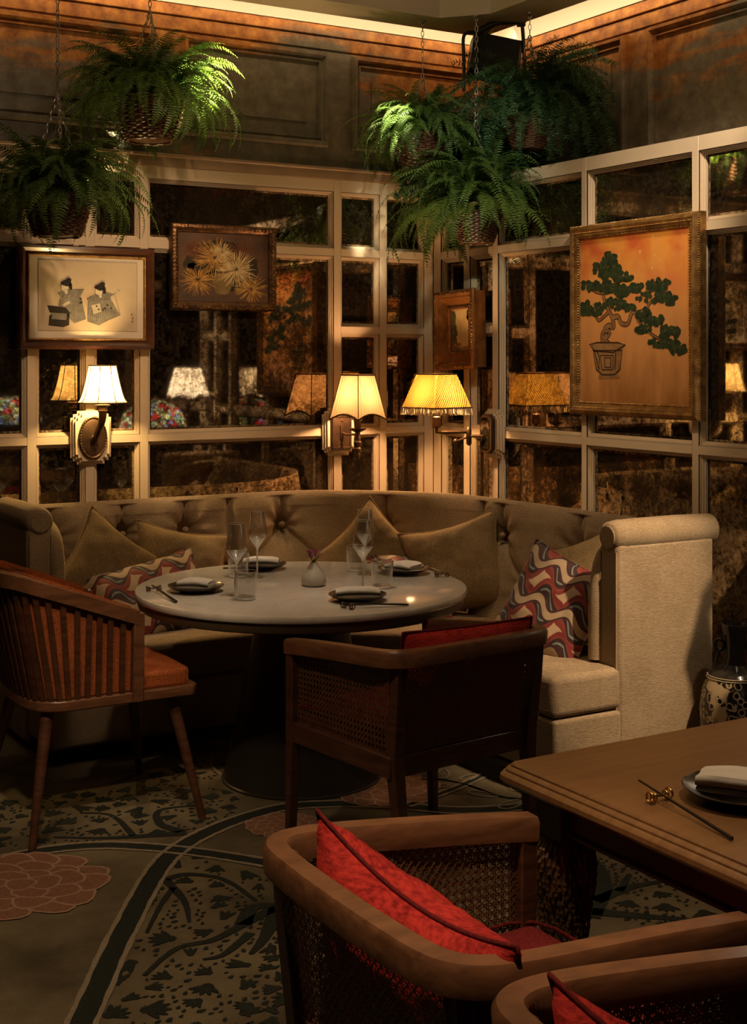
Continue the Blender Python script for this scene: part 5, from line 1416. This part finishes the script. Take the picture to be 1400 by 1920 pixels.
# ------------------------------------------------------------------ table settings
def glassmat():
    m, nt, b = newmat('clear_glass'); nt.nodes.remove(b); out = nt.nodes['Material Output']
    g = N(nt, 'ShaderNodeBsdfGlossy', i_Roughness=.01, i_Color=(1,1,1,1)); tr = N(nt, 'ShaderNodeBsdfTransparent', i_Color=(.95,.95,.94,1))
    lw = N(nt, 'ShaderNodeLayerWeight', i_Blend=.42); mr = N(nt, 'ShaderNodeMapRange', i_1=0., i_2=1., i_3=.10, i_4=.95); L(nt, lw.outputs['Facing'], mr.inputs[0])
    pw = N(nt, 'ShaderNodeMath', operation='POWER', i_1=1.6); L(nt, mr.outputs[0], pw.inputs[0])
    mx = N(nt, 'ShaderNodeMixShader'); L(nt, pw.outputs[0], mx.inputs[0]); L(nt, tr.outputs[0], mx.inputs[1]); L(nt, g.outputs[0], mx.inputs[2]); L(nt, mx.outputs[0], out.inputs[0])
    return m
M['glass'] = glassmat()
def edgemat():
    m, nt, b = newmat('glass_edge'); nt.nodes.remove(b); out = nt.nodes['Material Output']
    g = N(nt, 'ShaderNodeBsdfGlossy', i_Roughness=.22, i_Color=(1,1,1,1)); tr = N(nt, 'ShaderNodeBsdfTransparent', i_Color=(.96,.96,.95,1)); mx = N(nt, 'ShaderNodeMixShader', i_0=.55)
    L(nt, tr.outputs[0], mx.inputs[1]); L(nt, g.outputs[0], mx.inputs[2]); L(nt, mx.outputs[0], out.inputs[0]); return m
M['glass_edge'] = edgemat()
M['plate'] = pmat('black_glazed_stoneware', (.020,.016,.013), .22, col2=(.045,.03,.02), nscale=30)
M['linen'] = pmat('white_linen', (.72,.66,.58), .85, col2=(.66,.60,.52), nscale=20, bump=.15, bscale=400)
M['lacquer'] = pmat('black_lacquer', (.014,.011,.009), .3)
M['ceramic'] = pmat('pale_celadon_ceramic', (.50,.46,.38), .35, col2=(.42,.38,.31), nscale=10)
TBL = TZ+.0002
def wine_glass(label, px, py, k=1.0):
    p = onZ(px, py, TZ); t = thing('wine_glass', label, 'glass', (p[0],p[1],TBL), 0, 'stemmed glasses on the round table')
    prof = [(.036,0),(.036,.002),(.010,.006),(.0042,.012),(.0036,.06),(.0036,.110),(.006,.122),(.020,.142),(.0405,.172),(.0395,.195),(.034,.235),(.0300,.272)]
    MB().lathe([(r*k, z*k) for r, z in prof], 32, cap=False).build('goblet', M['glass'], t, smooth=60)
    MB().lathe([(.0285*k,.272*k),(.0385*k,.195*k),(.039*k,.173*k),(.017*k,.146*k),(.001,.132*k)], 32, cap=False).build('bowl_inside', M['glass'], t, smooth=60)
    MB().tube([(.0296*k*math.cos(2*PI*i/32), .0296*k*math.sin(2*PI*i/32), .272*k) for i in range(32)], .0012, 5, closed=True).build('lip', M['glass_edge'], t, smooth=60)
    MB().lathe([(.0039*k,.010*k),(.0039*k,.112*k),(.0065*k,.1225*k),(.0205*k,.1425*k),(.036*k,.166*k),(.0345*k,.166*k),(.016*k,.1455*k),(.002,.131*k)], 24, cap=False).build('stem', M['glass_edge'], t, smooth=60)
    return t
def tumbler(label, px, py):
    p = onZ(px, py, TZ); t = thing('water_tumbler', label, 'glass', (p[0],p[1],TBL), 0, 'water tumblers on the round table')
    MB().lathe([(.001,0),(.036,0),(.039,.004),(.0455,.105)], 32, cap=False).build('outside', M['glass'], t, smooth=50)
    MB().lathe([(.0440,.105),(.0372,.012),(.034,.010),(.001,.010)], 32, cap=False).build('inside', M['glass'], t, smooth=50)
    MB().tube([(.0448*math.cos(2*PI*i/36), .0448*math.sin(2*PI*i/36), .105) for i in range(36)], .0013, 5, closed=True).build('lip', M['glass_edge'], t, smooth=60)
    MB().lathe([(.0365,.002),(.0385,.004),(.0392,.011),(.0362,.0115),(.034,.0105),(.001,.0105)], 32, cap=False).build('thick_base', M['glass_edge'], t, smooth=60)
    return t
wine_glass('wine glass at the left, nearest the left plate', 443, 1116)
wine_glass('tallest-looking wine glass in front of the sofa button', 482, 1083)
wine_glass('wine glass right of the bud vase, nearer to us', 680, 1108)
wine_glass('wine glass right of the bud vase, farther back', 684, 1078)
tumbler('water tumbler in front of the left wine glasses', 460, 1124); tumbler('water tumbler standing farther back behind the left wine glass', 447, 1082)
tumbler('water tumbler beside the front right plate', 716, 1102); tumbler('water tumbler farther back, right of the bud vase', 668, 1070)
def napkin_mb(w_, d_, h_, seed, roll=0.):
    """a cloth folded in three: an S-shaped sheet, swept across and softened"""
    t = h_/3*.42; g = h_/3; cl = []
    for L_ in range(3):
        z = g*(L_+.5); a, b = (-d_/2, d_/2-.006*L_) if L_ % 2 == 0 else (d_/2-.006*L_, -d_/2+.004*L_)
        for i in range(9): cl.append((a+(b-a)*i/8, z))
        if L_ < 2:
            s = 1 if L_ % 2 == 0 else -1
            for i in range(1, 6): cl.append((b+s*g/2*math.sin(PI*i/6), z+g/2-g/2*math.cos(PI*i/6)))
    n = len(cl); lo, hi = [], []
    for i, (y, z) in enumerate(cl):
        y0, z0 = cl[max(i-1,0)]; y1, z1 = cl[min(i+1,n-1)]; l = math.hypot(y1-y0, z1-z0) or 1
        ny, nz = -(z1-z0)/l, (y1-y0)/l; hi.append((y+ny*t, z+nz*t)); lo.append((y-ny*t, z-nz*t))
    ring = hi+lo[::-1]; m = len(ring); mb = MB(); NX = 13
    vs = []
    for k in range(NX):
        u = k/(NX-1); e = 1-.10*abs(2*u-1)**6
        for y, z in ring:
            f = noise.noise((u*3+seed, y*22, z*60+seed))
            sag = .006*abs(2*u-1)**2.2*(.4+z/h_)
            vs.append(((u-.5)*w_*(1+.03*f), y*e*(1+.03*f), max(.0004, z*(1+.06*f)-sag)))
    fs = [(k*m+i, (k+1)*m+i, (k+1)*m+(i+1)%m, k*m+(i+1)%m) for k in range(NX-1) for i in range(m)]
    for k in (0, NX-1):
        fs += [(k*m+i, k*m+i+1, k*m+m-2-i, k*m+m-1-i) for i in range(n-1)]
    mb.add(vs, fs); return mb
def plate_set(label_p, label_n, loc, rad, nap, rz, seed, gp):
    t = thing('side_plate', label_p, 'plate', loc, 0, gp)
    k = rad/.11
    MB().lathe([(r*k,z) for r,z in [(.001,.004),(.050,.004),(.056,.0005),(.062,.0005),(.066,.004),(.100,.017),(.110,.024),(.1105,.026),(.1085,.0265),(.098,.0195),(.062,.0085),(.001,.008)]], 48, cap=False).build('dish', M['plate'], t, smooth=40)
    n = thing('folded_napkin', label_n, 'napkin', (loc[0],loc[1],loc[2]+.017), rz, gp.replace('plates','napkins'))
    napkin_mb(nap[0], nap[1], nap[2], seed).build('cloth', M['linen'], n, smooth=50)
GP = 'black plates on the round table'
def tz(px, py): p = onZ(px, py, TZ); return (p[0], p[1], TBL)
VA = _T-PI/2    # the camera heading, for placing what was laid out square to the table
plate_set('black side plate at the left of the round table', 'white napkin folded on the left plate', tz(367,1109), .108, (.125,.085,.034), VA+R_(-12), 1, GP)
plate_set('black side plate at the back left of the round table', 'white napkin rolled on the back left plate', tz(489,1067), .108, (.150,.07,.036), VA+R_(2), 2, GP)
plate_set('black side plate at the back right of the round table', 'white napkin folded square on the back right plate', tz(757,1075), .108, (.125,.12,.032), VA+R_(-32), 3, GP)
plate_set('black side plate at the front right of the round table', 'white napkin folded on the front right plate', tz(670,1126), .108, (.165,.07,.034), VA+R_(6), 4, GP)
def rest_set(label_r, label_s, c, a, z, ln, grp, sa, s0, pair=True, mat='bronze'):
    """two-ring knotted rest and chopsticks; a = heading of the rest, sa = heading of the sticks"""
    t = thing('chopstick_rest', label_r, 'chopstick rest', (c[0],c[1],z), a, grp+' rests')
    mb = MB()
    for s in (-1, 1):
        mb.tube([(s*.022+.0035*s, .011*math.cos(2*PI*i/16), .0125+.0100*math.sin(2*PI*i/16)) for i in range(16)], .0024, 6, closed=True)
        mb.tube([(s*.020-.004*s, .009*math.cos(2*PI*i/16), .0110+.0085*math.sin(2*PI*i/16)) for i in range(16)], .0020, 6, closed=True)
    mb.tube([(-.022,0,.014),(0,0,.0125),(.022,0,.014)], .0028, 6); mb.build('rings', M[mat], t, smooth=60)
    tip = Vector((c[0],c[1],z+.0198)); d = Vector((math.cos(sa), math.sin(sa), 0))
    for k in range(2 if pair else 1):
        off = Vector((-d.y, d.x, 0))*(.006*(k-.5))
        A = tip-d*s0+off; A.z += .001+.0035*s0/.02*.2; B = tip+d*ln+off; B.z = z+.005
        q = thing('chopstick', label_s, 'chopstick', (A.x,A.y,A.z), 0, grp)
        mb = MB(); mb.tube([(0,0,0), (B-A)*.5, (B-A)], [.0022,.0030,.0042], 4); mb.build('shaft', M['lacquer'], q)
def heading(p, q): return math.atan2(q[1]-p[1], q[0]-p[0])
def P3(px, py): return Vector(onZ(px, py, TZ))
for lab, pr, pe, ra in (('beside the left plate', (288,1109), (330,1131), None), ('in front of the front right plate', (652,1142), (765,1136), None), ('beside the back right plate', (828,1082), (808,1068), None)):
    A = P3(*pr); B = P3(*pe); sa = heading(A, B)
    rest_set('small dark ring chopstick rest '+lab, 'one of two black chopsticks laid together '+lab, A, sa+PI/2 if lab[0] == 'b' else sa+PI/2+.5, TBL, (B-A).length, 'chopsticks on the round table', sa, .02)
A = P3(418,1067)
q = thing('chopstick', 'black chopstick end left of the back left plate', 'chopstick', (A.x,A.y,TBL+.004), VA+.1)
MB().tube([(0,0,0),(.11,0,0)], [.0042,.003], 4).build('shaft', M['lacquer'], q)
# bud vase with purple flowers
p = tz(588,1098); bv = thing('bud_vase', 'small pale ceramic bud vase in the middle of the round table', 'vase', p)
MB().lathe([(.001,.001),(.038,.001),(.047,.008),(.050,.022),(.046,.040),(.030,.064),(.0165,.084),(.0145,.092),(.0125,.092),(.012,.08),(.001,.075)], 36, cap=False).build('body', M['ceramic'], bv, smooth=60)
mb = MB(); r = random.Random(3)
for i in range(9):
    a = 2*PI*i/9; mb.tube([(0,0,.08),(.008*math.cos(a),.008*math.sin(a),.10),(.022*math.cos(a),.022*math.sin(a),.112+r.uniform(0,.02))], .0012, 4)
fs_ = thing('cut_flowers', 'deep purple flowers in the bud vase', 'flowers', p)
mb.build('stems', M['feather'], fs_)
mb = MB()
for i in range(60):
    a = r.uniform(0,2*PI); rr_ = .030*r.random()**.5; z = .108+r.uniform(0,.030); d = Vector((r.uniform(-1,1),r.uniform(-1,1),r.uniform(-.2,1))).normalized(); s = d.orthogonal().normalized(); b0 = Vector((rr_*math.cos(a),rr_*math.sin(a),z))
    mb.add([b0, b0+d*.007+s*.005, b0+d*.015, b0+d*.007-s*.005], [(0,1,2,3)])
tag(mb.build('petals', pmat('purple_petals', (.16,.018,.06), .6, col2=(.28,.05,.12), nscale=80), fs_), kind='stuff')
# brown table setting
def D3(px, py): return Vector(onZ(px, py, .75))
A = D3(1392,1497)
plate_set('black plate on the brown table at the right edge', 'white napkin folded on the plate at the right edge', (A.x,A.y,.7502), .122, (.17,.10,.038), VA+R_(-28), 6, 'black plates on the brown table')
A = D3(1236,1503); B = D3(1375,1577); T0 = D3(1203,1483)
rest_set('brass double-ring chopstick rest on the brown table', 'long black chopstick on the brown table', A, heading(D3(1215,1508), D3(1262,1497)), .7502, (B-A).length, 'chopsticks on the brown table', heading(A, B), (A-T0).length, False, 'brass')
# tall floor vase
def vase_mat():
    m, nt, b = newmat('black_and_cream_glaze'); tc = N(nt, 'ShaderNodeTexCoord'); mp = N(nt, 'ShaderNodeMapping'); L(nt, tc.outputs['Object'], mp.inputs[0])
    v = N(nt, 'ShaderNodeTexVoronoi', i_Scale=38.); L(nt, mp.outputs[0], v.inputs['Vector'])
    v2 = N(nt, 'ShaderNodeTexNoise', i_Scale=11., i_Detail=3.); L(nt, mp.outputs[0], v2.inputs['Vector'])
    cell = ramp(nt, v.outputs['Distance'], [(0,(.012,.011,.010)),(.34,(.012,.011,.010)),(.40,(.42,.31,.19)),(.48,(.42,.31,.19)),(.6,(.02,.015,.012))])
    f = ramp(nt, v2.outputs[0], [(.58,(0,0,0)),(.61,(1,1,1))])
    mx = N(nt, 'ShaderNodeMixRGB'); L(nt, f, mx.inputs[0]); L(nt, cell, mx.inputs[1]); mx.inputs[2].default_value = c4((.40,.29,.17))
    L(nt, mx.outputs[0], b.inputs['Base Color']); b.inputs['Roughness'].default_value = .18; return m
t = thing('floor_vase', 'tall black vase with cream patterned belly beside the right sofa arm', 'vase', (-.19,-2.425,0))
MB().lathe([(.001,.0),(.085,.0),(.095,.02),(.120,.12),(.134,.22),(.136,.29),(.126,.36),(.106,.410)], 48, cap=False).build('belly', vase_mat(), t, smooth=60)
M['blackglaze'] = pmat('black_glaze', (.016,.013,.012), .15)
mb = MB(); mb.lathe([(.107,.409),(.104,.416),(.098,.420),(.094,.426),(.086,.434),(.060,.446),(.044,.458),(.038,.49),(.038,.54),(.046,.575),(.050,.59),(.051,.612),(.046,.614),(.040,.59),(.036,.54),(.001,.50)], 40, cap=False)
mb.build('neck', M['blackglaze'], t, smooth=40)
mb = MB()
for z, r_ in ((.408,.1085),(.416,.1055)): mb.tube([(r_*math.cos(2*PI*i/48), r_*math.sin(2*PI*i/48), z) for i in range(48)], .0022, 5, closed=True)
mb.build('shoulder_band', pmat('cream_glaze_line', (.45,.34,.21), .25), t, smooth=60)
for s in (-1, 1):
    mb = MB(); ax = Vector((_s, -_c, 0))*s
    mb.tube([tuple(ax*(.062+.019*math.cos(2*PI*i/18))+Vector((0,0,.532+.022*math.sin(2*PI*i/18)))) for i in range(18)], .0065, 8, closed=True)
    mb.tube([tuple(ax*.062+Vector((0,0,.510))), tuple(ax*.070+Vector((0,0,.48))), tuple(ax*.078+Vector((0,0,.436)))], .006, 8)
    mb.build('handle', M['blackglaze'], t, smooth=60)
# ------------------------------------------------------------------ stained-glass lamps beyond the right edge, seen only in the mirrors
def tiffany_mat():
    m, nt, b = newmat('stained_glass'); nt.nodes.remove(b); out = nt.nodes['Material Output']
    tc = N(nt, 'ShaderNodeTexCoord'); v = N(nt, 'ShaderNodeTexVoronoi', i_Scale=30.); L(nt, tc.outputs['Object'], v.inputs['Vector'])
    ve = N(nt, 'ShaderNodeTexVoronoi', i_Scale=30., feature='DISTANCE_TO_EDGE'); L(nt, tc.outputs['Object'], ve.inputs['Vector'])
    sp = N(nt, 'ShaderNodeSeparateXYZ'); L(nt, v.outputs['Color'], sp.inputs[0])
    col = ramp(nt, sp.outputs[0], [(0,(.75,.75,.45)),(.3,(.85,.80,.30)),(.45,(.35,.65,.25)),(.6,(.80,.06,.05)),(.8,(.75,.10,.10)),(.9,(.25,.35,.75))], 'CONSTANT')
    lead = ramp(nt, ve.outputs['Distance'], [(.05,(0,0,0)),(.09,(1,1,1))])
    mu = N(nt, 'ShaderNodeMixRGB', blend_type='MULTIPLY', i_0=1.0); L(nt, col, mu.inputs[1]); L(nt, lead, mu.inputs[2])
    e = N(nt, 'ShaderNodeEmission', i_Strength=1.3); L(nt, mu.outputs[0], e.inputs[0]); L(nt, e.outputs[0], out.inputs[0]); return m
M['tiffany'] = tiffany_mat()
def tiffany(label, loc):
    t = thing('stained_glass_lamp', label, 'table lamp', loc, 0, 'stained glass lamps')
    MB().lathe([(.235,.36),(.225,.42),(.19,.49),(.13,.545),(.05,.575)], 48, cap=False).build('shade', M['tiffany'], t, smooth=60)
    MB().lathe([(.10,0),(.10,.012),(.04,.03),(.018,.06),(.016,.3),(.014,.575),(.05,.58),(.02,.60),(.004,.62)], 24).build('stand', M['bronze'], t, smooth=40)
sd = thing('side_table', 'small round side table out of frame holding a stained glass lamp', 'table', (-.36,-3.14,0))
MB().lathe([(.18,.712),(.28,.715),(.285,.73),(.28,.74),(.001,.74)], 40).build('top', M['walnut'], sd, smooth=40)
MB().lathe([(.17,0),(.17,.02),(.03,.05),(.025,.712)], 24).build('pedestal', M['walnut'], sd, smooth=40)
tiffany('stained glass lamp on the side table, mirrored beside the bell-shaded sconce', (-.36,-3.14,.7402))
tiffany('stained glass lamp standing on the far end of the brown table', (-.98,-4.75,.7502))
